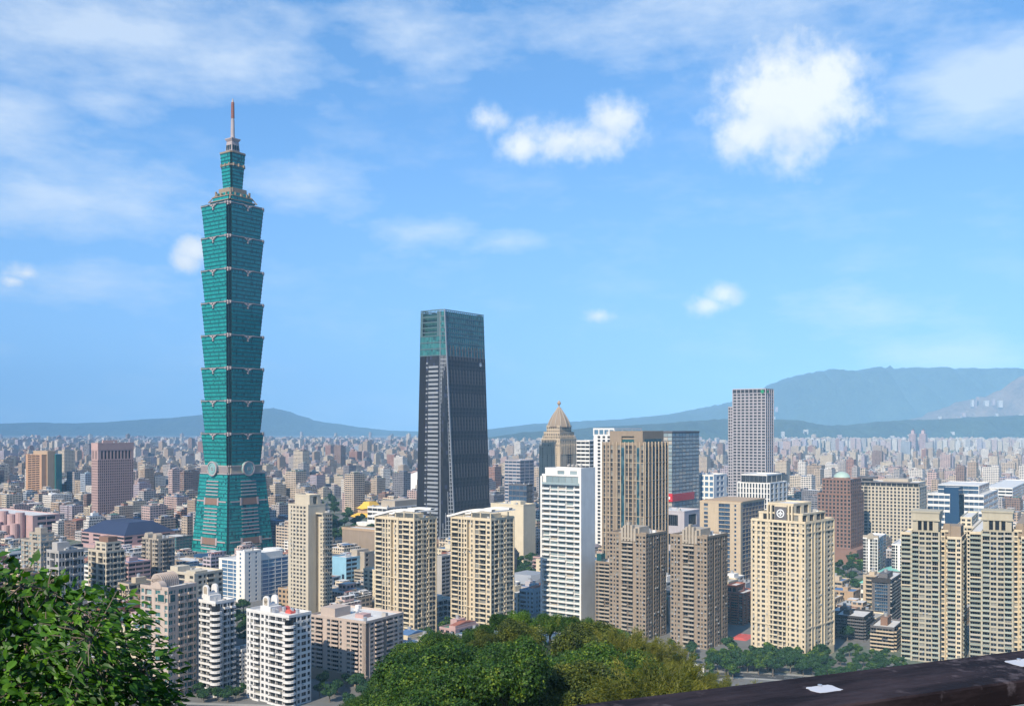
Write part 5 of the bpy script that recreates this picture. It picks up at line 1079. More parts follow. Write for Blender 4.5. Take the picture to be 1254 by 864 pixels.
def lot_tower(L):
    t = Tower.__new__(Tower); t.w, t.d, t.H, t.Y, t.th, t.base = L.w, L.d, L.h, L.y, R(THETA), 0
    t.wall, t.gl, t.fr = WMAP[L.c], 'glass', 'frame'; t.rf = 'roof_'+L.roof; t.balc = WMAP[L.c]; t.balc_out, t.par_h = .9, .9
    t.mb, t.rb, t.ws, t.wins, t.bals = MB(), MB(), MB(), [], []
    t.x0, t.x1, t.y0, t.y1 = -L.w/2, L.w/2, -L.d/2, L.d/2
    return t
items = []
for L in IND:
    r = random.Random(L.seed); L.roof = r.choice(ROOFK); L.shed = r.random() < .4
    tall = 'tall' if L.h > 40 else 'mid height' if L.h > 24 else 'low'
    kind = 'apartment_block' if r.random() < .72 else 'office_block'
    root = tag(empty(kind, (L.x, L.y, 0), -R(THETA)), None, kind.replace('_', ' '), 'smaller blocks of the city')
    t = lot_tower(L); t.root = root; nf = max(3, int(L.h/3.3))
    step = r.random() < .35 and L.h > 18; x0, x1, y0, y1 = t.x0, t.x1, t.y0, t.y1
    if L.y < 1020:
        Lp = ''.join(r.choice('wwbbnWs') for _ in range(max(3, int(L.w/4)))); Rp = ''.join(r.choice('wwbns') for _ in range(max(2, int(L.d/4.2))))
        if kind == 'office_block': Lp = 'h'*max(2, int(L.w/6)); Rp = 'h'*max(2, int(L.d/6))
        zt = L.h-6.6 if step else L.h; t.block(x0, x1, y0, y1, 0, zt, max(2, int(zt/3.3)), Lp, Rp, par=.9)
        if step: t.block(x0+L.w*.2, x1-L.w*.15, y0+3, y1-1, zt, L.h, 2, 'wbw', 'ww', par=.8)
        ztop = L.h
    else:
        m = MB(); zt = L.h-6.4*min(2, L.k) if step else L.h; m.box(x0, x1, y0, y1, 0, zt, 0, 1); e = .25*L.k
        for (a, b, c, d_) in ((x0,x1,y0,y0+e),(x0,x1,y1-e,y1),(x0,x0+e,y0+e,y1-e),(x1-e,x1,y0+e,y1-e)): m.box(a, b, c, d_, zt+.02, zt+1.1, 0)
        if step: m.box(x0+L.w*.2, x1-L.w*.15, y0+2, y1-1, zt+.01, L.h, 0, 1)
        if L.y < 2200 and r.random() < .6:        # balcony ledges
            for f in range(1, nf):
                z = f*L.h/nf
                if z > zt-1: break
                m.box(x0+L.w*.12, x0+L.w*.45, y0-1.1, y0-.02, z-.15, z+.9, 0, bottom=True); m.box(x0+L.w*.6, x0+L.w*.9, y0-1.1, y0-.02, z-.15, z+.9, 0, bottom=True)
        t.part('wall', m, ['city_'+L.c, 'roof_'+L.roof]); ztop = L.h
    hx = r.uniform(x0+2, max(x0+2.1, x1-8)) if not step else x0+L.w*.25; hh = ztop+r.uniform(2.6, 5)*min(1.6, L.k)
    t.box('stair_house', hx, hx+min(L.w*.4, r.uniform(4, 7)*L.k), y0+L.d*.35, y0+L.d*.75, ztop-.02, hh, WMAP[L.c])
    m = MB(); m.cyl(hx+2, y0+L.d*.55, 1.2, hh, hh+2.2, 10); t.part('water_tank', m, 'tank_steel')
    desc = 'water tank'
    if L.shed and not step:
        c = r.choice(('blue', 'rust', 'green', 'pale')); m = MB(); a, b = x0+L.w*.55, x1-.8
        m.loft([([(a,y0+1),(b,y0+1),(b,y1-1),(a,y1-1)], ztop), ([(a,y0+1),(b,y0+1),(b,y1-1),(a,y1-1)], ztop+2.4), ([(a,(y0+y1)/2-.2),(b,(y0+y1)/2-.2),(b,(y0+y1)/2+.2),(a,(y0+y1)/2+.2)], ztop+3.8)], 0, 1, [0, 1]); t.part('roof_shed', m, [WMAP[L.c], 'roof_'+c]); desc = {'blue':'blue','rust':'rust red','green':'green','pale':'pale'}[c]+' roof shed'
    elif step: desc = 'set back top'
    if L.y < 1020: t.finish()
    d = 'near' if L.y < 800 else 'mid distance' if L.y < 1500 else 'far'
    items.append((root, f"{tall} {CNAME[L.c]} {kind.split('_')[0]} block, {desc}, {near_land(L.px)}", L.px))
unique_labels(items)

def rest_city():                                  # every other building out to the hills, far past counting
    M = [MB(), MB()]; mats = ['city_'+k for k in PALK]+['roof_'+k for k in ROOFS]; rk = list(ROOFS); nP = len(PALK)
    ca, sa = cos(-R(THETA)), sin(-R(THETA))
    m = M[0]
    def bx(L, x0, x1, y0, y1, z0, z1, mi, top):
        n = len(m.v)
        P = [(L.x+x*ca-y*sa, L.y+x*sa+y*ca) for x, y in ((x0,y0),(x1,y0),(x1,y1),(x0,y1))]
        m.v += [(p[0], p[1], z0) for p in P]+[(p[0], p[1], z1) for p in P]; w, d = x1-x0, y1-y0
        for (a, b, c, e, l) in ((0,1,5,4,w),(1,2,6,5,d),(2,3,7,6,w),(3,0,4,7,d)): m.f.append((n+a,n+b,n+c,n+e)); m.m.append(mi); m.uv.append(((0,z0),(l,z0),(l,z1),(0,z1)))
        m.f.append((n+4,n+5,n+6,n+7)); m.m.append(top); m.uv.append(None)
    for L in LOTS:
        if id(L) in indset: continue
        r = random.Random(L.seed); mi = PALK.index(L.c); top = nP+r.choice((0,0,1,1,1,2,3,4,5)); x0, x1, y0, y1 = -L.w/2, L.w/2, -L.d/2, L.d/2
        if L.k > 1.5 and L.w > 30 and L.h < 60:     # far blocks: two or three bodies of unlike height
            c1 = x0+L.w*r.uniform(.3, .7)
            bx(L, x0, c1-1, y0, y1, 0, L.h, mi, top); bx(L, c1+1, x1, y0+r.uniform(0, 8), y1, 0, L.h*r.uniform(.5, 1.25), PALK.index(r.choice(PALK[:6])), nP+r.choice((0,1)))
        else: bx(L, x0, x1, y0, y1, 0, L.h, mi, top)
        if L.y < 5200:                              # sheds, stair heads and tanks that crowd the flat roofs
            for _ in range(r.choice((1, 2, 2, 3))):
                a, b = r.uniform(x0, x1-4), r.uniform(y0, y1-6); w_ = r.uniform(2.5, 6); bx(L, a, min(x1, a+w_), b, min(y1, b+r.uniform(3, 9)), L.h, L.h+r.uniform(1.6, 3.6), PALK.index(r.choice(PALK)), nP+r.choice((0,1,1,2,3,4)))
        if r.random() < .8: a = r.uniform(x0, x0+L.w*.5); bx(L, a, a+L.w*.35, y0+L.d*.3, y0+L.d*.75, L.h, L.h+r.uniform(2.5, 5.5)*min(1.7, L.k), mi, nP+1)
        if r.random() < .4: bx(L, x0+L.w*.55, x1-.6, y0+1, y0+L.d*.6, L.h, L.h+3, mi, nP+r.choice((2,3,4,1)))
    tag(m.build('distant_city', mats), kind='stuff')
rest_city()
def far_trees():                                  # the wooded squares of the far city, one mass of foliage
    r = random.Random(6); lb = []
    for (x, y, a, b) in PARKS:
        for _ in range(int(a*b/55)+4): u, v = r.uniform(-a, a), r.uniform(-b, b); p = Vector((x, y))+U*u+V*v; s = r.uniform(4, 7.5); lb.append((p.x, p.y, s*.8, s, s, s*.75))
    for _ in range(900):                           # and along the avenues
        y = r.uniform(1100, 5200); x = r.uniform(-.54, .54)*y; px = x/y*F+CX
        i = round((x*U.x+y*U.y)/98); q = U*(i*98-6)+V*(x*V.x+y*V.y); px = q.x/q.y*F+CX if q.y > 0 else -999
        if q.y < 1000 or blocked(q.x, q.y, 3) or any(abs(L.x-q.x)+abs(L.y-q.y) < 14 for L in LOTS if abs(L.y-q.y) < 15): continue
        s = r.uniform(3.5, 6); lb.append((q.x, q.y, s*.9, s, s, s*.8))
    tag(bpy.data.objects.new('far_trees', leaf_mesh('far_trees', lb, 60000, 2.4, 'leaf_city', 5)), kind='stuff'); COL.objects.link(bpy.data.objects['far_trees'])
def hill_houses():
    m = MB(); r = random.Random(9)
    for (px, py, Y, n, sx, sy) in ((1200, 490, 9450, 7, 14, 2), (1176, 512, 9000, 10, 26, 4), (1250, 505, 9100, 5, 8, 3), (1040, 478+26, 12600, 26, 60, 6), (960, 512, 12500, 14, 24, 4), (822, 541, 7350, 24, 26, 5), (1180, 541, 7380, 16, 60, 4), (1000, 533, 7500, 10, 60, 6)):
        for k in range(n):
            p = at(px+r.gauss(0, sx), py+r.gauss(0, sy), Y); w = r.uniform(14, 42); m.box(p.x, p.x+w, Y-60, Y-30, p.z-60, p.z+r.uniform(2, 8), r.choice((0, 0, 1)))
    tag(m.build('hillside_houses', ['city_white', 'city_pinkish']), kind='stuff')
hill_houses()

# ------------------------------------------------------------------ trees
def leaf_mesh(name, lobes, n, size, mat, seed, up=.25, aspect=1.5, shell=.45):
    # n small leaf sprays spread through rounded boughs, thicker towards each bough's skin
    r = np.random.RandomState(seed); vol = np.array([l[3]*l[4]+l[5]*l[3] for l in lobes]); vol = vol/vol.sum()
    li = r.choice(len(lobes), n, p=vol); Lb = np.array(lobes)[li]
    d = r.randn(n, 3); d /= np.linalg.norm(d, axis=1)[:, None]; rad = r.rand(n)**shell
    rad *= 1+.27*np.sin(d[:, 0]*7+li*1.3)*np.sin(d[:, 1]*8+li)*np.sin(d[:, 2]*6+li*2.1)
    P = Lb[:, :3]+d*Lb[:, 3:6]*rad[:, None]
    nm = d*.8+r.randn(n, 3)*.55; nm[:, 2] += up; nm /= np.linalg.norm(nm, axis=1)[:, None]
    a = np.cross(nm, r.randn(n, 3)); a /= np.linalg.norm(a, axis=1)[:, None]; b = np.cross(nm, a)
    s = size*(.6+.8*r.rand(n))[:, None]; b = b*s*.5; a = a*s*.5*aspect
    V_ = np.stack([P-a, P-b*.9+a*.1, P+a, P+b*.9+a*.1], 1).reshape(-1, 3)
    me = bpy.data.meshes.new(name); F_ = np.arange(4*n).reshape(-1, 4)
    me.vertices.add(4*n); me.vertices.foreach_set('co', V_.astype(np.float32).ravel()); me.loops.add(4*n); me.loops.foreach_set('vertex_index', F_.ravel().astype(np.int32))
    me.polygons.add(n); me.polygons.foreach_set('loop_start', np.arange(0, 4*n, 4, dtype=np.int32)); me.polygons.foreach_set('loop_total', np.full(n, 4, dtype=np.int32))
    me.update(calc_edges=True); me.materials.append(MAT[mat]); return me
def trunk_mesh(lobes, r0, mat='bark', seed=0):
    m = MB(); r = random.Random(seed); zt = min(l[2] for l in lobes)
    m.tube([(0,0,-1.2), (r.uniform(-.1,.1),0,zt*.4), (r.uniform(-.3,.3),r.uniform(-.3,.3),zt*.95)], [r0*1.3, r0, r0*.75], 8)
    for l in lobes: m.tube([(0,0,zt*.55), (l[0]*.5,l[1]*.5,(zt+l[2])/2), (l[0],l[1],l[2]+l[5]*.2)], [r0*.6, r0*.4, r0*.12], 5)
    return m.mesh('trunk', [mat])
def lobes(seed, n, R_, H, zl=.55):
    r = random.Random(seed); out = [(0, 0, H*.62, R_*.55, R_*.55, H*.24)]
    for k in range(n):
        a = 2.4*k+r.uniform(-.4, .4); q = R_*(.30+.45*((k*.618) % 1)); sz_ = r.uniform(.30, .46)*(.85 if n > 12 else 1); out.append((q*cos(a), q*sin(a), H*(zl-.06+.36*(1-(q/R_/.78)**2)+r.uniform(-.07, .07)), R_*sz_, R_*sz_, H*r.uniform(.11, .17)))
    return out
def tree_kind(name, mat, seed, n, R_, H, nl, leaf, r0, **k):
    L = lobes(seed, nl, R_, H); cm = leaf_mesh('crown', L, n, leaf, mat, seed, **k); tm = trunk_mesh(L, r0, seed=seed)
    return (name, cm, tm)
def plant_tree(K, x, y, z, s, rz, cat='tree', group=None, sz=None):
    o = tag(empty(K[0], (x, y, z), rz), None, cat, group); o.scale = (s, s, sz or s)
    for nm, me in (('trunk', K[2]), ('crown', K[1])): c = bpy.data.objects.new(nm, me); COL.objects.link(c); c.parent = o
    return o
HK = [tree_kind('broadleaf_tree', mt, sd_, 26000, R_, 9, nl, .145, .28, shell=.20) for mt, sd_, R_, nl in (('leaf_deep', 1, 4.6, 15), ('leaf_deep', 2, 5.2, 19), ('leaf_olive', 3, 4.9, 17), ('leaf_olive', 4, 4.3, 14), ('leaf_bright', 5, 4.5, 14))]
def bamboo(seed):                                 # a clump of arching plumes
    r = np.random.RandomState(seed); m = MB(); n = 3400; Vv = []; plume = []
    for k in range(34):
        a = r.rand()*6.28; q = r.rand()**.6*2.6; lean = .6+r.rand()*1.6; h = 6.5+r.rand()*2.8; pts = []
        for t in np.linspace(0, 1, 7): pts.append((q*cos(a)*(.35+.65*t)+lean*cos(a)*t*t, q*sin(a)*(.35+.65*t)+lean*sin(a)*t*t, h*(t-.16*t**3)))
        plume.append(pts); m.tube(pts, [.06,.055,.05,.045,.035,.02,.01], 4)
    for pts in plume:
        P = np.array(pts)
        for _ in range(430):
            t = .25+.75*r.rand()**.7; i = min(5, int(t*6)); f = t*6-i; p = P[i]*(1-f)+P[i+1]*f; dr = P[i+1]-P[i]; dr /= np.linalg.norm(dr)
            o = r.randn(3)*.34*(1.1-.5*t); d = dr*.8+r.randn(3)*.5; d[2] -= .25; d /= np.linalg.norm(d); w = np.cross(d, r.randn(3)); w /= np.linalg.norm(w); l = .26+.26*r.rand()
            c = p+o; Vv += [c-w*.028, c+w*.028, c+d*l*.6+w*.026, c+d*l]
    nn = len(Vv); me = bpy.data.meshes.new('crown'); me.from_pydata([tuple(v) for v in Vv], [], [(i, i+1, i+2, i+3) for i in range(0, nn, 4)]); me.materials.append(MAT['leaf_gold'])
    return ('bamboo_clump', me, m.mesh('trunk', ['leaf_olive']))
BK = [bamboo(3), bamboo(4)]
SKY_HILL = [(380,900),(412,868),(440,850),(470,832),(486,800),(505,780),(535,771),(565,774),(590,760),(612,748),(645,742),(690,748),(735,758),(762,772),(785,779),(815,790),(835,806),(858,824),(885,836),(930,842),(1000,870)]
def hill_top(px): return float(np.interp(px, [a for a, b in SKY_HILL], [b for a, b in SKY_HILL]))
def hill_forest():
    r = random.Random(21); pts = []; items = []
    crest = [(p+r.uniform(-6, 6), r.uniform(140, 158)) for p in range(425, 890, 27)]
    for q_ in range(9000):
        y = r.uniform(72, 205); x = r.uniform(-48, 62); top = q_ < len(crest)
        if top: y = crest[q_][1]; x = (crest[q_][0]-CX)/F*y
        if not top and any((x-a)**2+(y-b)**2 < 7.0**2 for a, b in pts): continue
        px = x/y*F+CX; g0 = hill_z(x, y); lim = zat(hill_top(px), y); h = min((lim-g0)*r.uniform(.60, 1.06), r.uniform(6.5, 11.5)*(1.3 if px > 740 else 1.15))
        if top: h = min(lim-g0, 17)
        if h < 3.2 or px < 390 or px > 1010: continue
        if g0+h < CZ-.30*y: continue
        w = 3.0*h/9/y*F                            # crowns may not lean out over the outline of the wood
        if g0+h*.8 > zat(min(hill_top(px-w), hill_top(px+w))-2, y)+h*.35: pass
        pts.append((x, y)); gold = px > 768+r.uniform(-25, 25) and y < 178
        if gold: K = r.choice(BK); s = h/7.6
        else:
            q = r.random(); K = HK[r.choice((0, 1))] if px < 590 and q < .75 else HK[4] if q < .16 else HK[r.choice((2, 3))] if q < .48 else HK[r.choice((0, 1))]; s = h/9
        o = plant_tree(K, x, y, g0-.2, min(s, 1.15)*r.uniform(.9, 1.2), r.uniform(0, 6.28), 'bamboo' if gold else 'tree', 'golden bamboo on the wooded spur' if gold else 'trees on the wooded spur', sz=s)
        mt = K[1].materials[0].name; row = 'crest' if y > 150 else 'middle' if y > 115 else 'front'
        kind = {'leaf_deep':'deep green broadleaf tree','leaf_olive':'olive green broadleaf tree','leaf_bright':'fresh bright green tree','leaf_gold':'golden green bamboo clump'}[mt]
        side = 'left flank' if px < 560 else 'middle' if px < 720 else 'right flank'
        items.append((o, f"{kind} on {side} of the wooded hill, {row} row", px))
    unique_labels(items)
hill_forest()
def dead_branches():
    for (px, py, Y, sc, lb) in ((556, 806, 118, 1, 'pale bare dead branch sticking out of the trees, the left one'), (636, 822, 112, .9, 'pale bare dead branch sticking out of the trees, the right one')):
        p = at(px, py, Y); m = MB(); g0 = hill_z(p.x+2, p.y); m.tube([(2*sc+1,0,g0-p.z-.3),(1.9*sc,0,-2.2*sc),(1.1*sc,-.2,-.7*sc),(0,-.3,.0),(-1.1*sc,-.4,.9*sc),(-1.9*sc,-.5,1.1*sc)], [.11,.10,.08,.06,.045,.02], 6)
        m.tube([(1.1*sc,-.2,-.7*sc),(1.9*sc,-.4,.4*sc),(2.8*sc,-.5,.9*sc)], [.05,.04,.015], 5); m.tube([(0,-.3,0),(-.3,-.5,.7*sc),(-.2,-.6,1.3*sc)], [.04,.03,.01], 5); m.tube([(-1.0*sc,-.4,.8*sc),(-1.9*sc,-.4,.3*sc)], [.03,.01], 5)
        tag(m.build('dead_branch', 'dead_wood', loc=p), lb, 'branch')
dead_branches()
far_trees()
CK = [tree_kind('street_tree', 'leaf_city', 11, 2600, 3.8, 8.5, 8, .62, .22), tree_kind('street_tree', 'leaf_city', 12, 2600, 4.2, 8, 9, .62, .22), tree_kind('street_tree', 'leaf_deep', 13, 2600, 3.6, 8.5, 8, .6, .22)]
def scatter(n, f, label, group, dmin=4.5, s0=.8, s1=1.3, seed=1):
    r = random.Random(seed); pts = []; out = []; k = 0
    while len(pts) < n and k < n*60:
        k += 1; px, py = f(r); Y = gy(py); x = (px-CX)/F*Y
        if any((x-a)**2+(Y-b)**2 < dmin**2 for a, b in pts) or blocked(x, Y, -2.0) or any(abs(L.x-x)+abs(L.y-Y) < .62*(L.w+L.d)*.8 for L in LOTS if abs(L.y-Y) < 40): continue
        pts.append((x, Y)); o = plant_tree(r.choice(CK), x, Y, 0, r.uniform(s0, s1), r.uniform(0, 6.28), 'tree', group); out.append((o, label, px))
    unique_labels(out)
scatter(46, lambda r: (r.uniform(868, 1015), r.gauss(818, 6)), 'street tree at the foot of the large cream tower', 'trees below the cream tower', 4, .9, 1.4, 1)
scatter(60, lambda r: (r.uniform(1000, 1118), r.uniform(803, 845)), 'street tree by the dark terraced blocks', 'trees by the dark terraces', 3.8, .6, 1.0, 2)
scatter(20, lambda r: (r.uniform(1014, 1064), r.uniform(690, 728)), 'park tree below the red brown hotel', 'trees below the hotel', 8, 1.2, 1.7, 3)
scatter(38, lambda r: (r.uniform(388, 470), r.uniform(612, 668)), 'park tree around the golden roofed hall', 'trees round the golden hall', 11, 1.5, 2.3, 4)
scatter(16, lambda r: (r.uniform(618, 668), r.uniform(690, 716)), 'park tree below the plain sand coloured block', 'trees below the sand block', 8, 1.1, 1.5, 5)
scatter(18, lambda r: (r.uniform(312, 470), r.uniform(745, 790)), 'street tree behind the low beige apartment block', 'trees behind the beige block', 6, .9, 1.4, 6)
scatter(20, lambda r: (r.uniform(378, 520), r.uniform(836, 866)), 'dark street tree in front of the low beige apartment block', 'trees before the beige block', 5, .9, 1.3, 7)
scatter(12, lambda r: (r.uniform(268, 312), r.uniform(750, 790)), 'street tree between white arched towers and the blue ribbon glass block', 'trees between white towers', 5, .9, 1.3, 8)
scatter(12, lambda r: (r.uniform(560, 700), r.uniform(775, 800)), 'street tree between lattice tower and white slab tower', 'trees by the white slab', 5, .9, 1.3, 9)
scatter(14, lambda r: (r.uniform(240, 300), r.uniform(838, 862)), 'garden tree at the foot of the slim white arched tower', 'trees below the white tower', 4, .6, .9, 10)
scatter(20, lambda r: (r.uniform(765, 870), r.uniform(785, 840)), 'street tree at the roadside below the right finned tower', 'trees by the road', 5, .7, 1.0, 12)
scatter(20, lambda r: (r.uniform(180, 640), r.uniform(690, 760)), 'street tree between the blocks left of the lattice towers', 'street trees of the left half', 5, .9, 1.4, 13)
scatter(20, lambda r: (r.uniform(440, 660), r.uniform(768, 830)), 'tree at the foot of the lattice towers', 'trees below the lattice towers', 5, .9, 1.4, 15)
scatter(16, lambda r: (r.uniform(640, 1250), r.uniform(690, 790)), 'street tree between the towers of the right half', 'street trees of the right half', 5, .9, 1.4, 14)

# ------------------------------------------------------------------ the street at the foot of the hill
def street():
    pts = [(-330, 520), (-200, 492), (-60, 478), (60, 500), (118, 556), (160, 545), (230, 520), (330, 505)]
    fine = []
    for i in range(len(pts)-1):
        for k in range(10): t = k/10; fine.append(Vector((pts[i][0]*(1-t)+pts[i+1][0]*t, pts[i][1]*(1-t)+pts[i+1][1]*t)))
    for _ in range(6): fine = [fine[0]]+[(fine[i-1]+fine[i]*2+fine[i+1])/4 for i in range(1, len(fine)-1)]+[fine[-1]]
    def strip(m, o0, o1, z, sel=lambda i: True):
        for i in range(len(fine)-1):
            if not sel(i): continue
            def nn(j):
                d = (fine[min(j+1, len(fine)-1)]-fine[max(j-1, 0)]).normalized(); return Vector((-d.y, d.x))
            a, b = nn(i), nn(i+1); P = [fine[i]+a*o0, fine[i+1]+b*o0, fine[i+1]+b*o1, fine[i]+a*o1]
            m.face([(p.x, p.y, z) for p in reversed(P)])
    m = MB(); strip(m, -5.5, 5.5, .012); tag(m.build('road', 'asphalt'), kind='structure')
    m = MB(); strip(m, 5.7, 9, .13); strip(m, -9, -5.7, .13); tag(m.build('pavement', 'paving'), kind='structure')
    m = MB(); strip(m, 5.5, 5.7, .14); strip(m, -5.7, -5.5, .14); tag(m.build('kerb', 'kerb'), kind='structure')
    m = MB(); strip(m, -.1, .1, .018, lambda i: i % 2 == 0); strip(m, 5.0, 5.15, .018); strip(m, -5.15, -5.0, .018); tag(m.build('road_marking', 'road_paint'), kind='structure')
street()
def shelter():
    p = at(852, 822, gy(822)); o = tag(empty('vaulted_shelter', (p.x, p.y, 0), R(25)), 'small white vaulted shelter by the road below the taupe tower', 'shelter'); n = 10; m = MB()
    for i in range(n):
        a, b = pi*i/n, pi*(i+1)/n
        for (r0, r1) in ((3.0, 3.2),): m.face([(-r1*cos(a),-3.5,2+r1*sin(a)*.8),(-r1*cos(b),-3.5,2+r1*sin(b)*.8),(-r1*cos(b),3.5,2+r1*sin(b)*.8),(-r1*cos(a),3.5,2+r1*sin(a)*.8)]); m.face([(-r0*cos(b),-3.5,2+r0*sin(b)*.8),(-r0*cos(a),-3.5,2+r0*sin(a)*.8),(-r0*cos(a),3.5,2+r0*sin(a)*.8),(-r0*cos(b),3.5,2+r0*sin(b)*.8)]); m.face([(-r0*cos(a),-3.5,2+r0*sin(a)*.8),(-r0*cos(b),-3.5,2+r0*sin(b)*.8),(-r1*cos(b),-3.5,2+r1*sin(b)*.8),(-r1*cos(a),-3.5,2+r1*sin(a)*.8)])
    m.build('vault', 'wall_white', o); m = MB()
    for x in (-3.1, 3.1): m.box(x-.1, x+.1, -3.5, 3.5, 0, 2)
    m.build('side_wall', 'wall_white', o); m = MB(); m.box(-2.9, 2.9, 3.2, 3.4, 0, 3.8); m.build('end_screen', 'glass_pale', o)
shelter()

def cars():
    def car(x, y, rz, paintn, label):
        o = tag(empty('parked_car', (x, y, .02), rz), label, 'car', 'cars on the road below the hill'); m = MB()
        m.loft([([(-2.2,-.8),(2.2,-.8),(2.2,.8),(-2.2,.8)], .28), ([(-2.25,-.86),(2.25,-.86),(2.25,.86),(-2.25,.86)], .55), ([(-2.1,-.84),(2.1,-.84),(2.1,.84),(-2.1,.84)], .88)], 0, 0); b = m.build('body', paintn, o)
        m = MB(); m.loft([([(-1.7,-.78),(1.1,-.78),(1.1,.78),(-1.7,.78)], .88), ([(-1.2,-.62),(.4,-.62),(.4,.62),(-1.2,.62)], 1.38)], 0, 0); m.build('cabin_glass', 'glass_dim', o)
        m = MB(); m.box(-1.15, .35, -.6, .6, 1.38, 1.44); m.build('roof', paintn, o)
        for wx in (-1.4, 1.4):
            for wy in (-.8, .8): m = MB(); disc_y(m, wx, wy-.1, wy+.1, .32, .32, 12); m.build('wheel', 'wall_charcoal', o)
    A, B_ = Vector((60, 500)), Vector((118, 556)); d = (B_-A).normalized(); n = Vector((-d.y, d.x)); rz = atan2(d.y, d.x)
    for k, (t, off, p, lb) in enumerate(((6,-2.6,'wall_white','white car on the road below the hill, nearest to the viewer'),(19,2.7,'wall_dark_grey','dark grey car on the road below the hill'),(33,-2.6,'red_paint','red car on the road below the hill'),(47,2.7,'tank_steel','silver car on the road below the hill'),(60,-2.7,'gold_tile','yellow taxi on the road below the hill'),(70,2.7,'wall_white','white car on the road below the hill, beside the taxi'))):
        q = A+d*t+n*off; car(q.x, q.y, rz+(pi if off > 0 else 0), p, lb)
cars()

# ------------------------------------------------------------------ the leafy tree close by on the left
def near_tree():
    Y = 8.6; k = Y/F; r = np.random.RandomState(8)
    lob = [(8,762,70),(-50,760,90),(62,775,72),(40,835,90),(-20,860,110),(112,782,64),(128,838,80),(96,745,38),(152,790,48),(176,822,44),(70,890,110),(182,870,50),(205,858,28),(25,718,40),(-30,715,50),(58,722,30),(150,900,90),(140,742,26)]
    LB = []
    for i, (px, py, rr) in enumerate(lob): c = at(px, py, Y+r.uniform(-.5, .8)); LB.append((c.x, c.y, c.z, rr*k, rr*k*1.15, rr*k*.95))
    base = Vector((-4.5, 9.0)); gz = hill_z(base.x, base.y)
    root = tag(empty('leafy_tree', (base.x, base.y, gz-.1)), 'leafy green tree close to the viewer in the lower left corner', 'tree')
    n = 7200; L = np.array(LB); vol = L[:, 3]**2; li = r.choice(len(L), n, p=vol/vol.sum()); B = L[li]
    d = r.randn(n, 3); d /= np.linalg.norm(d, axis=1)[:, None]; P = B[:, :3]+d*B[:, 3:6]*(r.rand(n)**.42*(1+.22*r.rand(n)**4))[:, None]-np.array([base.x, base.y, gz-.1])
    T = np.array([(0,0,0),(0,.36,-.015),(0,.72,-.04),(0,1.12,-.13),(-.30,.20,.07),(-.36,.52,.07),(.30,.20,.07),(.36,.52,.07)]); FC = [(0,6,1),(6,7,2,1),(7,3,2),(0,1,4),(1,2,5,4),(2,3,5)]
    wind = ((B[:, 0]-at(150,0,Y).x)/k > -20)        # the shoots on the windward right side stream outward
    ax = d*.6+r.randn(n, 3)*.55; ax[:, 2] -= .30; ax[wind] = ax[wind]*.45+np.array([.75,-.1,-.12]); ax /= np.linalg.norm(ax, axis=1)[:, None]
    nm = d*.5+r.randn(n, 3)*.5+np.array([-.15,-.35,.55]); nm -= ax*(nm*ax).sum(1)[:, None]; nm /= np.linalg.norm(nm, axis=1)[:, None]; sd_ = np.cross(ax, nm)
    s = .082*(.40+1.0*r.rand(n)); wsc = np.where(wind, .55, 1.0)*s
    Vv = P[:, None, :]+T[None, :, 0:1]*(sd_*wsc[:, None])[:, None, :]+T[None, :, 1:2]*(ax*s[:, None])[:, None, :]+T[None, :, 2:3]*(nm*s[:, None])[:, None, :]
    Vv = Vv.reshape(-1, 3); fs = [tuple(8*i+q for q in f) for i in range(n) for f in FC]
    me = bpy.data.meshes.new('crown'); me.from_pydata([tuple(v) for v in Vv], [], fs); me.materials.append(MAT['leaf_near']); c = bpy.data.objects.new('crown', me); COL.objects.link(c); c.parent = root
    m = MB(); q = lambda p: (p[0]-base.x, p[1]-base.y, p[2]-gz+.1)
    m.tube([(0,0,-.4),(.15,-.1,.8),(.35,-.2,1.5)], [.13,.10,.08], 9); rr = random.Random(3)
    for l in LB:
        e = q(l); m.tube([(.25,-.15,1.2),(e[0]*.5+.1,e[1]*.5,1.2+(e[2]-1.2)*.45),(e[0],e[1],e[2])], [.045,.028,.012], 6)
        for _ in range(16):
            a = [rr.gauss(0, 1) for _ in range(3)]; nn = math.sqrt(sum(x*x for x in a)); f = [e[i]+a[i]/nn*l[3+i]*.95 for i in range(3)]
            mid = [e[i]+(f[i]-e[i])*.5+rr.gauss(0, .03) for i in range(3)]; m.tube([e, mid, f], [.009,.006,.003], 4)
    m.build('trunk', 'bark', root)
near_tree()

# ------------------------------------------------------------------ the lookout and its railing
def rail_mat():
    m, n, p = new_mat('rail_paint'); g = n.add('ShaderNodeTexCoord'); v = g.outputs['Object']
    mp = n.add('ShaderNodeMapping'); n.l.new(v, mp.inputs[0]); mp.inputs['Scale'].default_value = (1, 5, 5)
    a = n.noise(mp.outputs[0], 4, 8, .68); b = n.noise(v, 30, 5, .65); c = n.noise(v, 6, 4, .6)
    col = n.mix(n.math('MULTIPLY', n.math('SUBTRACT', a, .42, clamp=True), 3.2, clamp=True), (.010,.006,.007,1), (.050,.034,.038,1))
    col = n.mix(n.math('MULTIPLY', n.math('SUBTRACT', n.math('MULTIPLY', b, c), .30, clamp=True), 5, clamp=True), col, (.17,.14,.155,1))
    n.l.new(col, p.inputs['Base Color']); n.l.new(n.math('MULTIPLY_ADD', b, .3, .6), p.inputs['Roughness'])
    p.inputs['Specular IOR Level'].default_value = .14; bp = n.add('ShaderNodeBump'); bp.inputs['Strength'].default_value = .5; bp.inputs['Distance'].default_value = .004; n.l.new(n.math('ADD', a, n.math('MULTIPLY', b, .5)), bp.inputs['Height']); n.l.new(bp.outputs[0], p.inputs['Normal'])
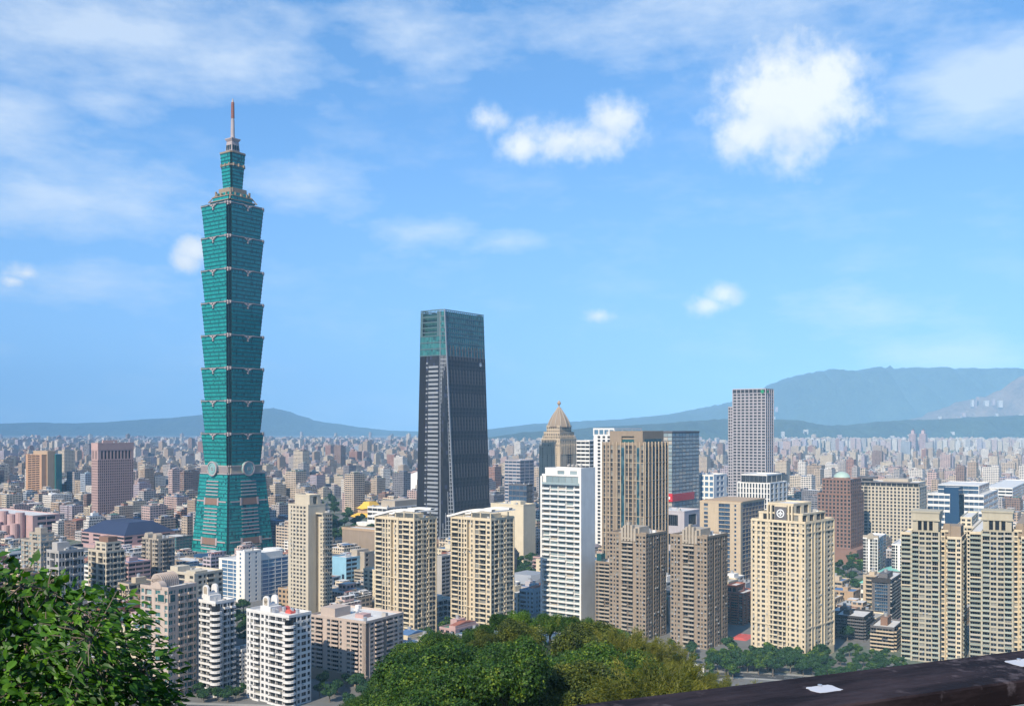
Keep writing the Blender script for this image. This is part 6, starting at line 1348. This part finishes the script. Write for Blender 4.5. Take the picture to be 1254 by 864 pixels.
rail_mat(); paint('flake', (.50,.50,.54), rough=.55, var=.15, scale=25); paint('bolt_steel', (.5,.5,.52), rough=.4, metal=.7)
def railing():
    h = .35; zt = CZ-h
    far0, far1 = at(690, 864, h*F/(864-HY)), at(1254, 795, h*F/(795-HY)); near0, near1 = at(1010, 864, h*F/(864-HY)), at(1254, 832, h*F/(832-HY))
    d = Vector((far1.x-far0.x, far1.y-far0.y)).normalized(); nrm = Vector((d.y, -d.x)); wdt = (Vector((near1.x-far1.x, near1.y-far1.y))).dot(nrm)
    ang = atan2(d.y, d.x); root = tag(empty('railing', (far1.x, far1.y, hill_z(0, 0)), ang), 'weathered dark brown painted railing crossing the lower right corner', 'railing'); H = zt-hill_z(0, 0)
    # local x runs along the rail, local -y towards the viewer
    def rbox(x0, x1, y0, y1, z0, z1, e=.0025):
        m = MB(); P = lambda i: [(x0+i,y0+i),(x1-i,y0+i),(x1-i,y1-i),(x0+i,y1-i)]; m.loft([(P(e), z0), (P(0), z0+e), (P(0), z1-e), (P(e), z1)], 0, 0); return m
    rbox(-2.6, 2.0, -wdt, 0, H-.034, H).build('top_rail', 'rail_paint', root)
    for x in (-2.2, -1.25, 1.4): rbox(x, x+.09, -wdt*.5-.045, -wdt*.5+.045, -.35, H-.036).build('post', 'rail_paint', root)
    rbox(-2.6, 2.0, -wdt*.5-.02, -wdt*.5+.02, H-.62, H-.54).build('middle_rail', 'rail_paint', root)
    iv = lambda x, y: ((x-far1.x)*d.x+(y-far1.y)*d.y, -((x-far1.x)*nrm.x+(y-far1.y)*nrm.y))
    for (px, py, s, seed) in ((1009, 843, .021, 1), (1256, 811, .026, 2)):
        p = at(px, py, h*F/(py-HY)); a, b = iv(p.x, p.y); m = MB(); rr = random.Random(seed); n = 22
        cs = lambda v, e: math.copysign(abs(v)**e, v); out = [(a+s*cs(cos(2*pi*i/n), .4)*(1+.07*rr.uniform(-1, 1)), b+s*.72*cs(sin(2*pi*i/n), .4)*(1+.09*rr.uniform(-1, 1))) for i in range(n)]
        m.loft([(out, H-.001), (out, H+.0006)], 0, 0); pl = m.build('plate', 'flake', root)
        m = MB(); m.cyl(a+.003, b+s*.55, .003, H+.0005, H+.003, 8); m.build('bolt', 'bolt_steel', pl)
railing()
